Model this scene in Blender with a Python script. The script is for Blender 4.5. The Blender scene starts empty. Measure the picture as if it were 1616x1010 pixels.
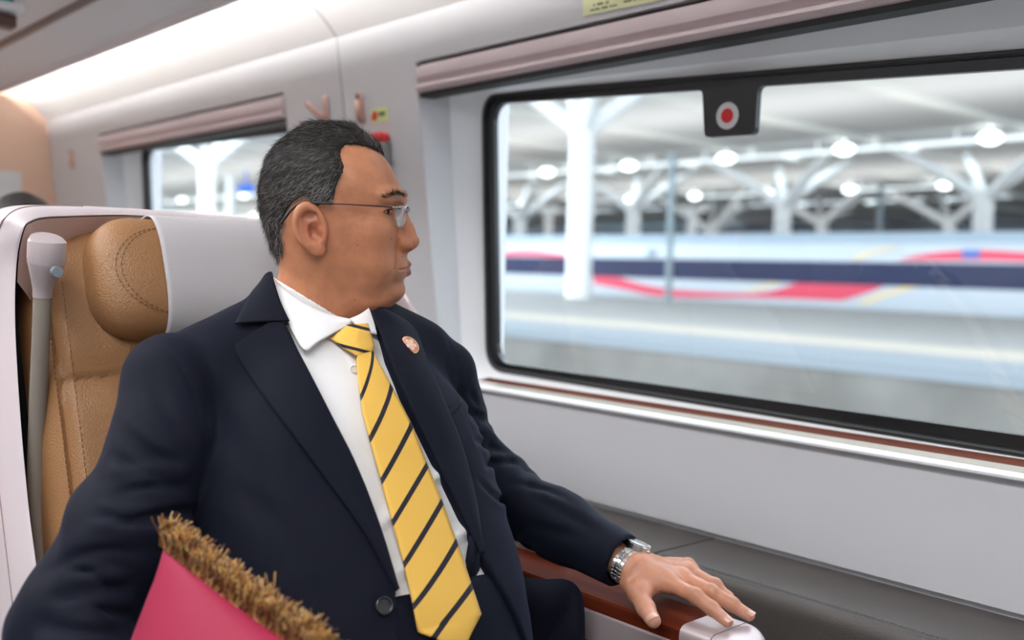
import bpy, bmesh, math, random, os
import numpy as np
from mathutils import Vector, Matrix
from mathutils.bvhtree import BVHTree
from mathutils.geometry import tessellate_polygon
random.seed(7); RNG = np.random.default_rng(7)
SC = bpy.context.scene
COL = SC.collection
# ------------------------------------------------------------------ survey of the camera (solved from the photo's vanishing points)
F, CX, CY, ZC = 1550.0, 808.0, 505.0, 1.13
_vx = np.array([-604-CX, 384-CY, F]); _vx /= np.linalg.norm(_vx)
_n = np.cross(_vx, np.array([1, .024, 0.])); _n /= np.linalg.norm(_n)
_up = _n if _n[1] < 0 else -_n
_ex = -_vx
_ey = np.cross(_up, _ex); _ey /= np.linalg.norm(_ey)
if _ey[2] < 0: _ey = -_ey
CR = np.array([_ex, _ey, _up])            # world axes in camera (right, down, forward) coordinates
CAM = np.array([0, 0, ZC])
def ray(px, py): return CR @ np.array([(px-CX)/F, (py-CY)/F, 1.0])
def atz(px, py, z):
    d = ray(px, py); return CAM + d*((z-ZC)/d[2])
def aty(px, py, y):
    d = ray(px, py); return CAM + d*(y/d[1])
def atx(px, py, x):
    d = ray(px, py); return CAM + d*(x/d[0])
def atd(px, py, dd): return CAM + ray(px, py)*dd
def proj(p):
    c = CR.T @ (np.array(p)-CAM); return CX+F*c[0]/c[2], CY+F*c[1]/c[2], c[2]
def V(p): return Vector((float(p[0]), float(p[1]), float(p[2])))

# ------------------------------------------------------------------ object helpers
def link(o, parent=None):
    COL.objects.link(o)
    if parent is not None: o.parent = parent
    return o
def tag(o, label=None, cat=None, group=None, kind=None):
    if label: o['label'] = label
    if cat: o['category'] = cat
    if group: o['group'] = group
    if kind: o['kind'] = kind
    return o
def struct(o): o['kind'] = 'structure'; return o
def empty(name, loc=(0, 0, 0), parent=None):
    o = bpy.data.objects.new(name, None); o.empty_display_size = .05
    o.location = V(loc); link(o, parent); 
    return o
def wpos(o):
    v = Vector((0, 0, 0))
    while o is not None: v += o.location; o = o.parent
    return v
def mesh(name, verts, faces, mat, parent=None, smooth=False, sharp=None):
    """world-space vertices; the parent's translation is taken off"""
    off = wpos(parent) if parent is not None else Vector((0, 0, 0))
    a = np.asarray(verts, dtype=float).reshape(-1, 3) - np.array(off)
    me = bpy.data.meshes.new(name)
    me.from_pydata(a.tolist(), [], [tuple(int(i) for i in f) for f in faces])
    me.materials.append(mat)
    if smooth:
        me.polygons.foreach_set('use_smooth', [True]*len(me.polygons))
    me.update()
    o = bpy.data.objects.new(name, me); link(o, parent)
    if sharp: 
        me.set_sharp_from_angle(angle=math.radians(sharp))
    return o
class MB:
    """collects shapes, builds ONE mesh"""
    def __init__(s): s.v = []; s.f = []
    def add(s, verts, faces):
        b = len(s.v); s.v += [tuple(float(c) for c in p) for p in verts]; s.f += [tuple(b+i for i in f) for f in faces]; return s
    def box(s, c, d, M=None):
        c = np.array(c, float); d = np.array(d, float)/2
        vs = [np.array([x, y, z])*d for x in (-1, 1) for y in (-1, 1) for z in (-1, 1)]
        if M is not None: vs = [M @ v for v in vs]
        fs = [(0, 1, 3, 2), (4, 6, 7, 5), (0, 4, 5, 1), (2, 3, 7, 6), (0, 2, 6, 4), (1, 5, 7, 3)]
        return s.add([c+v for v in vs], fs)
    def prism(s, prof, x0, x1, axis=0):
        """closed profile of (y,z) pairs run along x"""
        n = len(prof)
        vs = [(x0, p[0], p[1]) for p in prof]+[(x1, p[0], p[1]) for p in prof]
        if axis == 1: vs = [(p[0], x0, p[1]) for p in prof]+[(p[0], x1, p[1]) for p in prof]
        fs = [(i, (i+1) % n, n+(i+1) % n, n+i) for i in range(n)]
        tri = tessellate_polygon([[Vector((p[0], p[1], 0)) for p in prof]])
        fs += [tuple(t) for t in tri]+[tuple(n+i for i in reversed(t)) for t in tri]
        return s.add(vs, fs)
    def tube(s, pts, r, n=12, cap=True, flat=1.0, upv=(0, 0, 1)):
        pts = [np.array(p, float) for p in pts]; m = len(pts)
        rs = r if hasattr(r, '__len__') else [r]*m
        vs = []; U = None
        for i in range(m):
            t = pts[min(i+1, m-1)]-pts[max(i-1, 0)]; t = t/(np.linalg.norm(t)+1e-12)
            if U is None:
                u = np.array(upv, float)
                if abs(np.dot(u, t)) > .95: u = np.array([1., 0, 0])
            else: u = U
            u = u-t*np.dot(u, t); u /= np.linalg.norm(u); U = u
            w = np.cross(t, u)
            for k in range(n):
                a = 2*math.pi*k/n
                vs.append(pts[i]+rs[i]*(math.cos(a)*u*flat+math.sin(a)*w))
        fs = [(i*n+k, i*n+(k+1) % n, (i+1)*n+(k+1) % n, (i+1)*n+k) for i in range(m-1) for k in range(n)]
        if cap: fs += [tuple(reversed(range(n))), tuple((m-1)*n+k for k in range(n))]
        return s.add(vs, fs)
    def loft(s, rings, closed=True, cap=True):
        n = len(rings[0]); m = len(rings); vs = [p for r in rings for p in r]
        kk = n if closed else n-1
        fs = [(i*n+k, i*n+(k+1) % n, (i+1)*n+(k+1) % n, (i+1)*n+k) for i in range(m-1) for k in range(kk)]
        if cap and closed: fs += [tuple(reversed(range(n))), tuple((m-1)*n+k for k in range(n))]
        return s.add(vs, fs)
    def build(s, name, mat, parent=None, smooth=False, bevel=0, seg=2, sharp=None):
        o = mesh(name, s.v, s.f, mat, parent, smooth or bevel > 0, sharp)
        bm = bmesh.new(); bm.from_mesh(o.data); bmesh.ops.recalc_face_normals(bm, faces=bm.faces); bm.to_mesh(o.data); bm.free()
        if bevel:
            md = o.modifiers.new('bevel', 'BEVEL'); md.width = bevel; md.segments = seg; md.limit_method = 'ANGLE'; md.angle_limit = math.radians(35)
            md.harden_normals = False
            if not sharp: o.data.set_sharp_from_angle(angle=math.radians(50))
        return o
def spline(pts, n, closed=False):
    """Catmull-Rom through pts, n samples"""
    P = np.array(pts, float); m = len(P); out = []
    segs = m if closed else m-1
    for q in range(n):
        u = q/(n if closed else n-1)*segs; i = min(int(u), segs-1); t = u-i
        if closed: a, b, c, d = P[(i-1) % m], P[i], P[(i+1) % m], P[(i+2) % m]
        else: a, b, c, d = P[max(i-1, 0)], P[i], P[i+1], P[min(i+2, m-1)]
        out.append(.5*((2*b)+(c-a)*t+(2*a-5*b+4*c-d)*t*t+(3*b-a-3*c+d)*t**3))
    return np.array(out)
def polyline(pts, n):
    P = np.array(pts, float); L = np.r_[0, np.cumsum(np.linalg.norm(np.diff(P, axis=0), axis=1))]
    t = np.linspace(0, L[-1], n); return np.stack([np.interp(t, L, P[:, k]) for k in range(P.shape[1])], 1)
def rounded(poly, rads, seg=6):
    """2-D polygon with rounded corners -> points (seg+1 per corner)"""
    out = []; n = len(poly)
    for i in range(n):
        p = np.array(poly[i], float); a = np.array(poly[i-1], float)-p; b = np.array(poly[(i+1) % n], float)-p
        r = rads[i] if hasattr(rads, '__len__') else rads
        la, lb = np.linalg.norm(a), np.linalg.norm(b); a /= la; b /= lb
        ang = math.acos(max(-1, min(1, np.dot(a, b)))); d = min(r/math.tan(ang/2), la*.49, lb*.49)
        p0, p1 = p+a*d, p+b*d
        for k in range(seg+1):
            t = k/seg
            out.append((1-t)**2*p0+2*t*(1-t)*p+t*t*p1)
    return np.array(out)

# ------------------------------------------------------------------ materials
def nodes(m): return m.node_tree.nodes, m.node_tree.links
def mat(name, col, rough=.5, metal=0, spec=.5, coat=0, sss=0, bump=None, noise=None, sheen=0, alpha=None):
    """bump=(scale, strength[, stretch]); noise=(scale, second colour, amount)"""
    m = bpy.data.materials.new(name); m.use_nodes = True
    N, L = nodes(m); b = N['Principled BSDF']
    b.inputs['Base Color'].default_value = (*col, 1); b.inputs['Roughness'].default_value = rough
    b.inputs['Metallic'].default_value = metal; b.inputs['Specular IOR Level'].default_value = spec
    b.inputs['Coat Weight'].default_value = coat; b.inputs['Coat Roughness'].default_value = .08
    if sss:
        b.inputs['Subsurface Weight'].default_value = sss; b.inputs['Subsurface Radius'].default_value = (1, .35, .2)
        b.inputs['Subsurface Scale'].default_value = .004
    if sheen: b.inputs['Sheen Weight'].default_value = sheen; b.inputs['Sheen Roughness'].default_value = .4
    if bump or noise:
        tc = N.new('ShaderNodeTexCoord'); mp = N.new('ShaderNodeMapping'); L.new(tc.outputs['Object'], mp.inputs[0])
    if noise:
        t = N.new('ShaderNodeTexNoise'); t.inputs['Scale'].default_value = noise[0]; t.inputs['Detail'].default_value = 4
        L.new(mp.outputs[0], t.inputs['Vector'])
        mx = N.new('ShaderNodeMix'); mx.data_type = 'RGBA'; mx.inputs[6].default_value = (*col, 1); mx.inputs[7].default_value = (*noise[1], 1)
        mr = N.new('ShaderNodeMapRange'); mr.inputs[1].default_value = .35; mr.inputs[2].default_value = .65; mr.inputs[4].default_value = noise[2]
        L.new(t.outputs[0], mr.inputs[0]); L.new(mr.outputs[0], mx.inputs[0]); L.new(mx.outputs[2], b.inputs['Base Color'])
    if bump:
        t = N.new('ShaderNodeTexVoronoi' if len(bump) > 3 else 'ShaderNodeTexNoise'); t.inputs['Scale'].default_value = bump[0]
        mp2 = N.new('ShaderNodeMapping'); L.new(tc.outputs['Object'], mp2.inputs[0])
        if len(bump) > 2 and bump[2]: mp2.inputs['Scale'].default_value = bump[2]
        L.new(mp2.outputs[0], t.inputs['Vector'])
        bp = N.new('ShaderNodeBump'); bp.inputs['Strength'].default_value = bump[1]; bp.inputs['Distance'].default_value = .002
        L.new(t.outputs[0], bp.inputs['Height']); L.new(bp.outputs[0], b.inputs['Normal'])
    return m
def emit(name, col, st):
    m = bpy.data.materials.new(name); m.use_nodes = True; N, L = nodes(m)
    N.remove(N['Principled BSDF']); e = N.new('ShaderNodeEmission'); e.inputs[0].default_value = (*col, 1); e.inputs[1].default_value = st
    L.new(e.outputs[0], N['Material Output'].inputs[0]); return m
def glassmat(name, tint=(1, 1, 1), refl=1.0, rough=0.0):
    m = bpy.data.materials.new(name); m.use_nodes = True; N, L = nodes(m); N.remove(N['Principled BSDF'])
    t = N.new('ShaderNodeBsdfTransparent'); t.inputs[0].default_value = (*tint, 1)
    g = N.new('ShaderNodeBsdfGlossy'); g.inputs['Roughness'].default_value = rough
    lw = N.new('ShaderNodeLayerWeight'); lw.inputs[0].default_value = .5
    pw = N.new('ShaderNodeMath'); pw.operation = 'POWER'; pw.inputs[1].default_value = 4.0; L.new(lw.outputs['Facing'], pw.inputs[0])
    ml = N.new('ShaderNodeMath'); ml.operation = 'MULTIPLY_ADD'; ml.inputs[1].default_value = .55*refl; ml.inputs[2].default_value = .045*refl; L.new(pw.outputs[0], ml.inputs[0])
    mx = N.new('ShaderNodeMixShader'); L.new(ml.outputs[0], mx.inputs[0]); L.new(t.outputs[0], mx.inputs[1]); L.new(g.outputs[0], mx.inputs[2])
    L.new(mx.outputs[0], N['Material Output'].inputs[0]); return m
def lin(r, g, b):
    f = lambda c: (c/255/12.92) if c/255 <= .04045 else ((c/255+.055)/1.055)**2.4
    return (f(r), f(g), f(b))
def woodmat(name, c1, c2, scale=(3, 60, 60)):
    m = mat(name, c1, .45, coat=0, spec=.02); N, L = nodes(m); b = N['Principled BSDF']
    tc = N.new('ShaderNodeTexCoord'); mp = N.new('ShaderNodeMapping'); mp.inputs['Scale'].default_value = scale
    t = N.new('ShaderNodeTexNoise'); t.inputs['Scale'].default_value = 2; t.inputs['Detail'].default_value = 6
    mx = N.new('ShaderNodeMix'); mx.data_type = 'RGBA'; mx.inputs[6].default_value = (*c1, 1); mx.inputs[7].default_value = (*c2, 1)
    L.new(tc.outputs['Object'], mp.inputs[0]); L.new(mp.outputs[0], t.inputs['Vector']); L.new(t.outputs[0], mx.inputs[0]); L.new(mx.outputs[2], b.inputs['Base Color'])
    return m
M = {}
M['wall'] = mat('light_grey_lining', (.625, .625, .645), .45)
M['wall_low'] = mat('lower_grey_lining', (.56, .565, .585), .5, bump=(400, .03))
M['cove'] = mat('white_cove', (.90, .89, .88), .5)
M['rack'] = mat('rack_grey', (.72, .72, .75), .5)
M['brown'] = mat('brown_trim', (.11, .055, .045), .4)
M['peach'] = mat('peach_laminate', (.78, .52, .385), .45)
M['floor'] = mat('floor_grey', (.24, .24, .24), .7, noise=(90, (.18, .18, .19), .8)); M['ceil'] = mat('ceiling_panel', (.55, .55, .56), .6); M['far'] = mat('far_lining', (.42, .42, .44), .6)
M['rose'] = mat('rose_anodised', (.60, .50, .51), .6, metal=.08); M['sillrefl'] = mat('cream_reflection', (.55, .50, .43), .12, coat=.6)
M['hook'] = mat('rose_gold', (.60, .37, .31), .3, metal=.6)
M['shell'] = mat('rose_silver_paint', (.80, .70, .72), .35, metal=.25)
M['shell_in'] = mat('shell_lining', (.60, .44, .40), .5)
M['darkgap'] = mat('dark_gap', (.015, .015, .016), .6)  # near-black; carries the painted shade inside the shell and above the blind
M['reveal'] = mat('white_reveal', (.86, .87, .88), .45)
M['reveal2'] = mat('grey_bezel', (.60, .63, .63), .5)
M['frit'] = mat('black_frit', (.012, .012, .013), .25)
M['rubber'] = mat('black_rubber', (.018, .02, .022), .45)
M['glass'] = glassmat('window_glass', (.97, .99, .985), 1.1)
M['white'] = mat('white_plastic', (.8, .8, .8), .4)
M['red'] = mat('red_plastic', (.62, .02, .02), .4)
M['wood'] = woodmat('red_wood', (.085, .012, .006), (.15, .03, .012))
M['sillwood'] = woodmat('sill_wood', (.075, .020, .012), (.12, .04, .026)); M['sillwood'].node_tree.nodes['Principled BSDF'].inputs['Coat Weight'].default_value = 0; M['sillwood'].node_tree.nodes['Principled BSDF'].inputs['Roughness'].default_value = .6
M['metal'] = mat('rose_metal', (.56, .47, .475), .42, metal=.45)
M['steel'] = mat('steel', (.75, .74, .72), .22, metal=1)
M['console'] = mat('dark_leather', (.078, .068, .062), .45, bump=(520, .25, None, 1))
M['leather'] = mat('tan_leather', (.335, .165, .068), .45, bump=(430, .35, None, 1), noise=(8, (.30, .145, .058), .5))
M['stitch'] = mat('brown_thread', (.19, .085, .033), .7)
M['cover'] = mat('headrest_cloth', (.475, .45, .458), .8, bump=(900, .1))
M['hose'] = mat('lamp_hose', (.25, .212, .175), .55)
M['screen'] = emit('teal_screen', (.01, .22, .22), .7)
M['black'] = mat('black', (.01, .01, .011), .5)
M['sticker'] = mat('pale_yellow_label', lin(235, 238, 190), .5)
M['stickg'] = mat('yellow_green_label', lin(215, 228, 160), .5)
M['ink'] = mat('dark_print', lin(80, 85, 50), .6)
M['inkred'] = mat('red_print', lin(215, 60, 40), .5)
M['paper'] = mat('white_notice', (.75, .74, .75), .5)
# ================================================================== the carriage
ZS, ZW = .855, 1.672                       # sill line, top of the flat lining
def yw(z): return 1.411-.13*(z-.86)        # window wall leans in towards the top
def yg(z): return 1.49-.05*(z-.86)         # glass plane
XE, XF = -4.28, 1.4                        # end wall behind the seats, wall behind the camera
YO = -1.5                                  # opposite side
HOLES = []
def wall_hole(x0, x1): return [(x0, ZS+.0), (x1, ZS+.0), (x1, 1.574), (x0, 1.574)]
WIN = [(-1.785, -.24), (-3.733, -2.369)]
# wall_right: one flat leaning panel with two openings
outer = [(XE, .668), (XF, .668), (XF, ZW), (XE, ZW)]
loops = [[Vector((x, z, 0)) for x, z in outer]]
loops += [[Vector((x, z, 0)) for x, z in reversed(wall_hole(*w))] for w in WIN]
loops += [[Vector((x, z, 0)) for x, z in reversed(wall_hole(.34, 1.3))]]
flat = [p for l in loops for p in l]
tri = tessellate_polygon(loops)
mb = MB(); mb.add([(p.x, yw(p.y) if p.y > .86 else yw(.86)+.02*(.86-p.y)*1.0, p.y) for p in flat], tri)
# return edges of the openings (thickness of the lining)
for w in WIN:
    h = wall_hole(*w); k = len(h)
    mb.add([(x, yw(z), z) for x, z in h]+[(x, yw(z)+.03, z) for x, z in h], [(i, (i+1) % k, k+(i+1) % k, k+i) for i in range(k)])
struct(mb.build('wall_right', M['wall']))
mb = MB(); mb.box(((XE+XF)/2, 1.4325, .334), (XF-XE, .012, .668)); struct(mb.build('wall_right_lower', M['wall']))
# outer skin of the carriage outside the openings keeps daylight out of the cavity
sk = MB()
sk.box(((XE+XF)/2, 1.545, .40), (XF-XE, .05, .94)); sk.box(((XE+XF)/2, 1.515, 1.90), (XF-XE, .05, .72))
for a, b in ((XE, -3.74), (-2.39, -1.74), (-.22, .35), (1.28, XF)): sk.box(((a+b)/2, 1.535, 1.2), (b-a, .05, .75))
struct(sk.build('wall_outer', M['rack']))
# cove: lit curved panel above the wall
prof = [(yw(ZW), ZW)]+[tuple(p) for p in spline([(1.3055, ZW), (1.262, 1.715), (1.205, 1.758), (1.145, 1.788)], 12)]
mb = MB(); n = len(prof)
mb.loft([[(XE, y, z) for y, z in prof], [(XF, y, z) for y, z in prof], [(XF, y+.012, z+.012) for y, z in prof], [(XE, y+.012, z+.012) for y, z in prof]], closed=False, cap=False)
struct(mb.build('trim_1', M['cove'], smooth=True, sharp=60))
# luggage rack underside
mb = MB(); mb.prism([(1.118, 1.748), (1.106, 1.752), (1.10, 1.764), (.905, 1.770), (.905, 1.80), (1.06, 1.80), (1.06, 1.90), (1.12, 1.90), (1.12, 1.80), (1.112, 1.79)], XE, XF)
rack = mb.build('luggage_rack', M['rack'], bevel=.006)
tag(rack, 'long grey overhead luggage rack above the windows and the light strip', 'luggage rack')
mb = MB(); mb.prism([(.904, 1.768), (.904, 1.79), (.876, 1.79), (.876, 1.766)], XE+.01, XF)
mb.build('edge_strip', M['brown'], rack)['label'] = 'dark brown strip'
mb = MB(); mb.prism([(.875, 1.772), (.875, 1.80), (.28, 1.88), (.28, 1.85), (.74,1.808)], XE+.01, XF)
mb.build('outer_panel', M['rack'], rack)
mb = MB(); mb.prism([(1.122, 1.7735), (1.122, 1.780), (1.134, 1.783), (1.134, 1.7745)], XE+.02, XF-.02)
bf = MB(); bf.prism([(1.112, 1.7595), (1.112, 1.7625), (1.1500, 1.7660), (1.1500, 1.7630)], XE+.01, XF); bf.build('light_baffle', M['white'], rack)  # baffle added to cut the strip's spill on the wall below
cl = mb.build('cove_lamp', emit('cove_led', (1, .975, .94), 95))
tag(cl, 'slim light strip hidden behind the luggage rack edge washing the cove', 'lamp')
# panel joint
for nm, x in (('trim_2', -2.089), ('trim_3', .0)):
    mb = MB(); pr = [(x, z) for z in (.87, 1.672)]
    path = [(yw(.87), .87), (yw(ZW), ZW)]+[tuple(p) for p in prof[2:]]
    ring = lambda d: [(x+d, y-.0012, z-.0006) for y, z in path]
    mb.loft([ring(-.0016), ring(.0016), [(x+.0016, y+.004, z+.004) for y, z in path], [(x-.0016, y+.004, z+.004) for y, z in path]], closed=False, cap=False)
    struct(mb.build(nm, mat('joint_grey', (.34, .34, .35), .6)))
# shell of the room
def quad(name, pts, m): return struct(MB().add(pts, [(0, 1, 2, 3)]).build(name, m))
quad('floor', [(XE, YO, 0), (XF, YO, 0), (XF, 1.43, 0), (XE, 1.43, 0)], M['floor'])
quad('ceiling', [(XE, YO, 2.2), (XF, YO, 2.2), (XF, 1.5, 2.2), (XE, 1.5, 2.2)], M['ceil'])
quad('wall_left', [(XE, YO, 0), (XF, YO, 0), (XF, YO+.05, 2.2), (XE, YO+.05, 2.2)], M['far'])
quad('wall_front', [(XF, YO, 0), (XF, 1.5, 0), (XF, 1.5, 2.2), (XF, YO, 2.2)], M['far'])
mb = MB(); mb.box((XE-.02, .0, 1.1), (.04, 3.0, 2.2)); struct(mb.build('wall_back', M['peach']))
nt = MB(); nt.box((XE+.004, .98, 1.36), (.004, .455, .19)); tag(nt.build('wall_notice', M['paper']), 'white notice panel on the peach end wall', 'notice')
# windows ------------------------------------------------------------
def ring3(poly, yf, rad, seg=7):
    return [(p[0], yf(p[1]), p[1]) for p in rounded(poly, rad, seg)]
def window(name, x0, x1, zt0, zt1, mid_zt, tab=None):
    root = empty(name, (x0, 1.41, ZS)); struct(root)
    gx0, gx1 = x0+.076, x1-.076
    zb = .888
    c0 = [(x0+.0005, ZS), (x1-.0005, ZS), (x1-.0005, 1.516), (x0+.0005, 1.516)]
    c1 = [(x0+.022, ZS+.002), (x1-.022, ZS+.002), (x1-.022, mid_zt[1]), (x0+.022, mid_zt[0])]
    c2 = [(gx0, zb+.002), (gx1, zb-.014), (gx1, zt1), (gx0, zt0)]
    R0 = ring3(c0, lambda z: yw(z)+.002, .002); R1 = ring3(c1, lambda z: yw(z)+.045+.04*(z-.86), .02); R2 = ring3(c2, lambda z: yg(z), .055)
    mb = MB(); n = len(R0)
    mb.add(R0+R1, [(i, (i+1) % n, n+(i+1) % n, n+i) for i in range(n)])
    mb.build('bezel', M['wall'], root, smooth=True, sharp=35)
    mb = MB(); mb.add(R1+R2, [(i, (i+1) % n, n+(i+1) % n, n+i) for i in range(n)])
    mb.build('reveal', M['reveal'], root, smooth=True, sharp=35)
    # black frit: ring between outer outline and the clear glass, with the tab
    i2 = [(gx0+.030, zb+.018), (gx1-.03, zb+.014), (gx1-.03, zt1-.021), (gx0+.03, zt0-.022)]
    inn = rounded(i2, .045, 7)
    def ztop(x): return i2[3][1]+(i2[2][1]-i2[3][1])*(x-i2[3][0])/(i2[2][0]-i2[3][0])
    if tab:
        a, b, zbm = tab
        t = [(b+.004, ztop(b)), (b-.002, zbm), (a+.004, zbm+.004), (a, ztop(a)), ]
        tt = rounded([(b+.03, ztop(b+.03)), (b+.002, ztop(b)), (b-.003, zbm), (a+.003, zbm+.003), (a-.002, ztop(a)), (a-.03, ztop(a-.03))], [.001, .012, .012, .012, .012, .001], 5)
        k = 3*8  # tab goes between corner 2 (right top) and corner 3 (left top)
        inn = np.vstack([inn[:k], tt, inn[k:]])
    out = rounded(c2, .055, 7)
    tri = tessellate_polygon([[Vector((p[0], p[1], 0)) for p in out], [Vector((p[0], p[1], 0)) for p in inn[::-1]]])
    allp = list(out)+list(inn[::-1])
    mb = MB(); m = len(allp)
    mb.add([(p[0], yg(p[1])-.001, p[1]) for p in allp]+[(p[0], yg(p[1])+.012, p[1]) for p in allp], [tuple(t) for t in tri]+[tuple(m+i for i in reversed(t)) for t in tri]
           + [(len(out)+i, len(out)+(i+1) % len(inn), m+len(out)+(i+1) % len(inn), m+len(out)+i) for i in range(len(inn))])
    mb.build('black_border', M['frit'], root)
    mb = MB(); mb.add([(p[0], yg(p[1])+.004, p[1]) for p in out], [tuple(range(len(out)))]); 
    mb.build('pane', M['glass'], root)
    mb = MB(); pts = [(p[0], yg(p[1])-.003, p[1]) for p in rounded(c2, .055, 7)]; pts.append(pts[0]); pts.append(pts[1])
    mb.tube(pts, .0055, 8, cap=False, upv=(0, 1, 0)); mb.build('rubber_seal', M['rubber'], root, smooth=True)
    if tab:
        cx, cz = (tab[0]+tab[1])/2-.003, tab[2]+.037
        def disc(nm, r, mt, dy):
            v = [(cx, yg(cz)-dy, cz)]+[(cx+r*math.cos(q*math.pi/24), yg(cz+r*math.sin(q*math.pi/24))-dy, cz+r*math.sin(q*math.pi/24)) for q in range(48)]
            v2 = [(p[0], p[1]+.001, p[2]) for p in v[1:]]
            mb = MB(); mb.add(v+v2, [(0, 1+(q+1) % 48, 1+q) for q in range(48)]+[(1+q, 1+(q+1) % 48, 49+(q+1) % 48, 49+q) for q in range(48)])
            return mb.build(nm, mt, root)
        disc('mark_ring', .0235, mat('white_print', (.8, .8, .8), .5), .0022)['label'] = 'white ring of the emergency mark'
        disc('mark_dot', .0128, mat('mark_red', (.85, .02, .025), .5), .0032)['label'] = 'red dot of the emergency mark'
    # rolled blind cassette in the top of the opening
    y0 = yw(1.545)
    b = MB(); zt, zbm = 1.566, 1.506
    pr = [(y0+.0, zt), (y0-.006, zt-.014), (y0-.005, zt-.028), (y0+.003, zt-.036), (y0+.004, zt-.040), (y0-.004, zt-.043), (y0-.007, zt-.050), (y0-.003, zt-.056), (y0+.004, zt-.059), (y0+.035, zt-.059), (y0+.035, zt)]
    b.prism(pr, x0+.004, x1-.004)
    bl = b.build('window_blind', M['rose'], smooth=True, sharp=40)
    b = MB(); b.box(((x0+x1)/2, y0+.024, zbm-.004), (x1-x0-.01, .035, .010)); b.build('blind_slot', M['darkgap'], bl)
    b = MB(); b.box(((x0+x1)/2, y0+.028, zt+.003), (x1-x0-.004, .04, .006)); b.build('shadow_gap', M['darkgap'], bl)  # dark strip painted in for the shade above the cassette
    return root, bl
w1, bl1 = window('window_1', -1.785, -.24, 1.511, 1.430, (1.513, 1.456), tab=(-1.103, -.990, 1.366))
tag(bl1, 'rolled blind in a rose metal cassette above the large window', 'blind')
w2, bl2 = window('window_2', -3.733, -2.369, 1.540, 1.518, (1.514, 1.512))
tag(bl2, 'rolled blind in a rose metal cassette above the far window behind the seat', 'blind')
# sill ledge under the windows
def sill(name, x0, x1):
    root = empty(name, (x0, 1.40, .85)); struct(root)
    mb = MB(); mb.prism([(1.413, .8525), (1.400, .8530), (1.3955, .8555), (1.3950, .8590), (1.398, .8622), (1.407, .8635), (1.5, .8665), (1.5, .8525)], x0, x1)
    mb.build('sill_nose', M['white'], root, smooth=True, sharp=50)
    mb = MB(); mb.prism([(1.4085, .8630), (1.4085, .8646), (1.436, .8672), (1.436, .8640)], x0+.02, x1-.012); mb.build('reflection_strip', M['sillrefl'], root)  # cream colour stands in for the window's reflection in the sill
    mb = MB(); mb.prism([(1.4365, .8635), (1.4365, .8673), (1.472, .8715), (1.472, .8640)], x0+.012, x1-.012)
    mb.build('wood_inlay', M['sillwood'], root)
    return root
sill('trim_4', -1.70, XF-.1); sill('trim_5', -3.70, -2.39)
# dark leather side consoles
def console(x0, x1, label):
    root = empty('side_console', ((x0+x1)/2, 1.33, 0))
    pr = rounded([(1.425, .02), (1.238, .02), (1.238, .662), (1.425, .658)], [.004, .004, .028, .004], 6)
    mb = MB(); mb.prism([tuple(p) for p in pr], x0, x1); mb.build('padded_box', M['console'], root, smooth=True, sharp=35)
    mb = MB()
    x = x0+.01
    while x < x1-.012:
        mb.box((x+.003, 1.2515, .6612), (.0042, .0012, .0009)); mb.box((x+.003, 1.2575, .6618), (.0042, .0012, .0009)); x += .0062
    mb.build('stitching', mat('thread_grey', (.13, .12, .11), .7), root)
    return tag(root, label, 'console')
console(-1.012, .95, 'dark brown leather side console below the large window, beside the man\'s hand')
console(-2.30, -1.017, 'dark brown leather side console farther back, behind the elbow')
# hooks, labels, hammer on the pillar ----------------------------------
def wp(px, py, off=0):
    d = ray(px, py); s = (1.411-.13*(ZC-.86))/(d[1]+.13*d[2]); p = CAM+d*s
    return np.array([p[0], p[1]-off, p[2]])
def hook(px, py, label, op=False, ln=.075):
    a = wp(px, py, .003); root = empty('coat_hook', a)
    mb = MB(); up = np.array([0, -.13, 1.0])
    mb.tube([a+up*.0, a+up*(-.012), a+up*(-ln*.85), a+up*(-ln)], [.006, .0085, .0085, .005], 10, flat=.8, upv=(1, 0, 0)); mb.build('hook_plate', M['hook'], root, smooth=True)
    if op:
        mb = MB(); b = a+up*(-ln*.8)
        mb.tube([b, b+np.array([-.008, -.02, .012]), b+np.array([-.02, -.042, .034]), b+np.array([-.024, -.048, .042])], [.007, .0075, .0075, .006], 10); mb.build('hook_arm', M['hook'], root, smooth=True)
    else:
        mb = MB(); mb.box(a+np.array([0, -.008, -.010]), (.008, .004, .012)); mb.build('recess', M['darkgap'], root)
        mb = MB(); b = a+np.array([0, -.006, -.018]); mb.tube([b, b+up*(-ln*.35)+np.array([0, -.004, 0]), b+up*(-ln*.72)], [.006, .0075, .006], 10, upv=(1, 0, 0)); mb.build('hook_arm', M['hook'], root, smooth=True)
    return tag(root, label, 'coat hook')
hook(515, 152, 'rose metal coat hook folded out from the grey wall, left of the panel joint', True)
hook(570, 146, 'rose metal coat hook folded flat against the wall, right of the panel joint')
hook(115, 236, 'small coat hook near the peach end wall, left of the far window')
def wallplate(name, quadpx, m, off, th=.0015, parent=None):
    p = [wp(x, y, off) for x, y in quadpx]
    mb = MB(); k = len(p)
    mb.add(p+[q+np.array([0, th, 0]) for q in p], [tuple(range(k)), tuple(range(2*k-1, k-1, -1))]+[(i, (i+1) % k, k+(i+1) % k, k+i) for i in range(k)])
    return mb.build(name, m, parent)
st = wallplate('hammer_label', [(585, 173), (613, 168), (614, 190), (587, 195)], M['stickg'], .002)
tag(st, 'yellow-green safety label with a red flame mark on the pillar above the man\'s forehead', 'label')
wallplate('red_mark', [(588, 184), (590, 177), (594, 175), (597, 180), (596, 189), (591, 191), (588, 189)], M['inkred'], .003, parent=st)
for k in range(4):
    wallplate('print_line', [(599+k*2.6, 177-k*.4), (600.6+k*2.6, 176.7-k*.4), (600.9+k*2.6, 183.6-k*.4), (599.3+k*2.6, 184-k*.4)], M['ink'], .003, parent=st)
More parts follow.
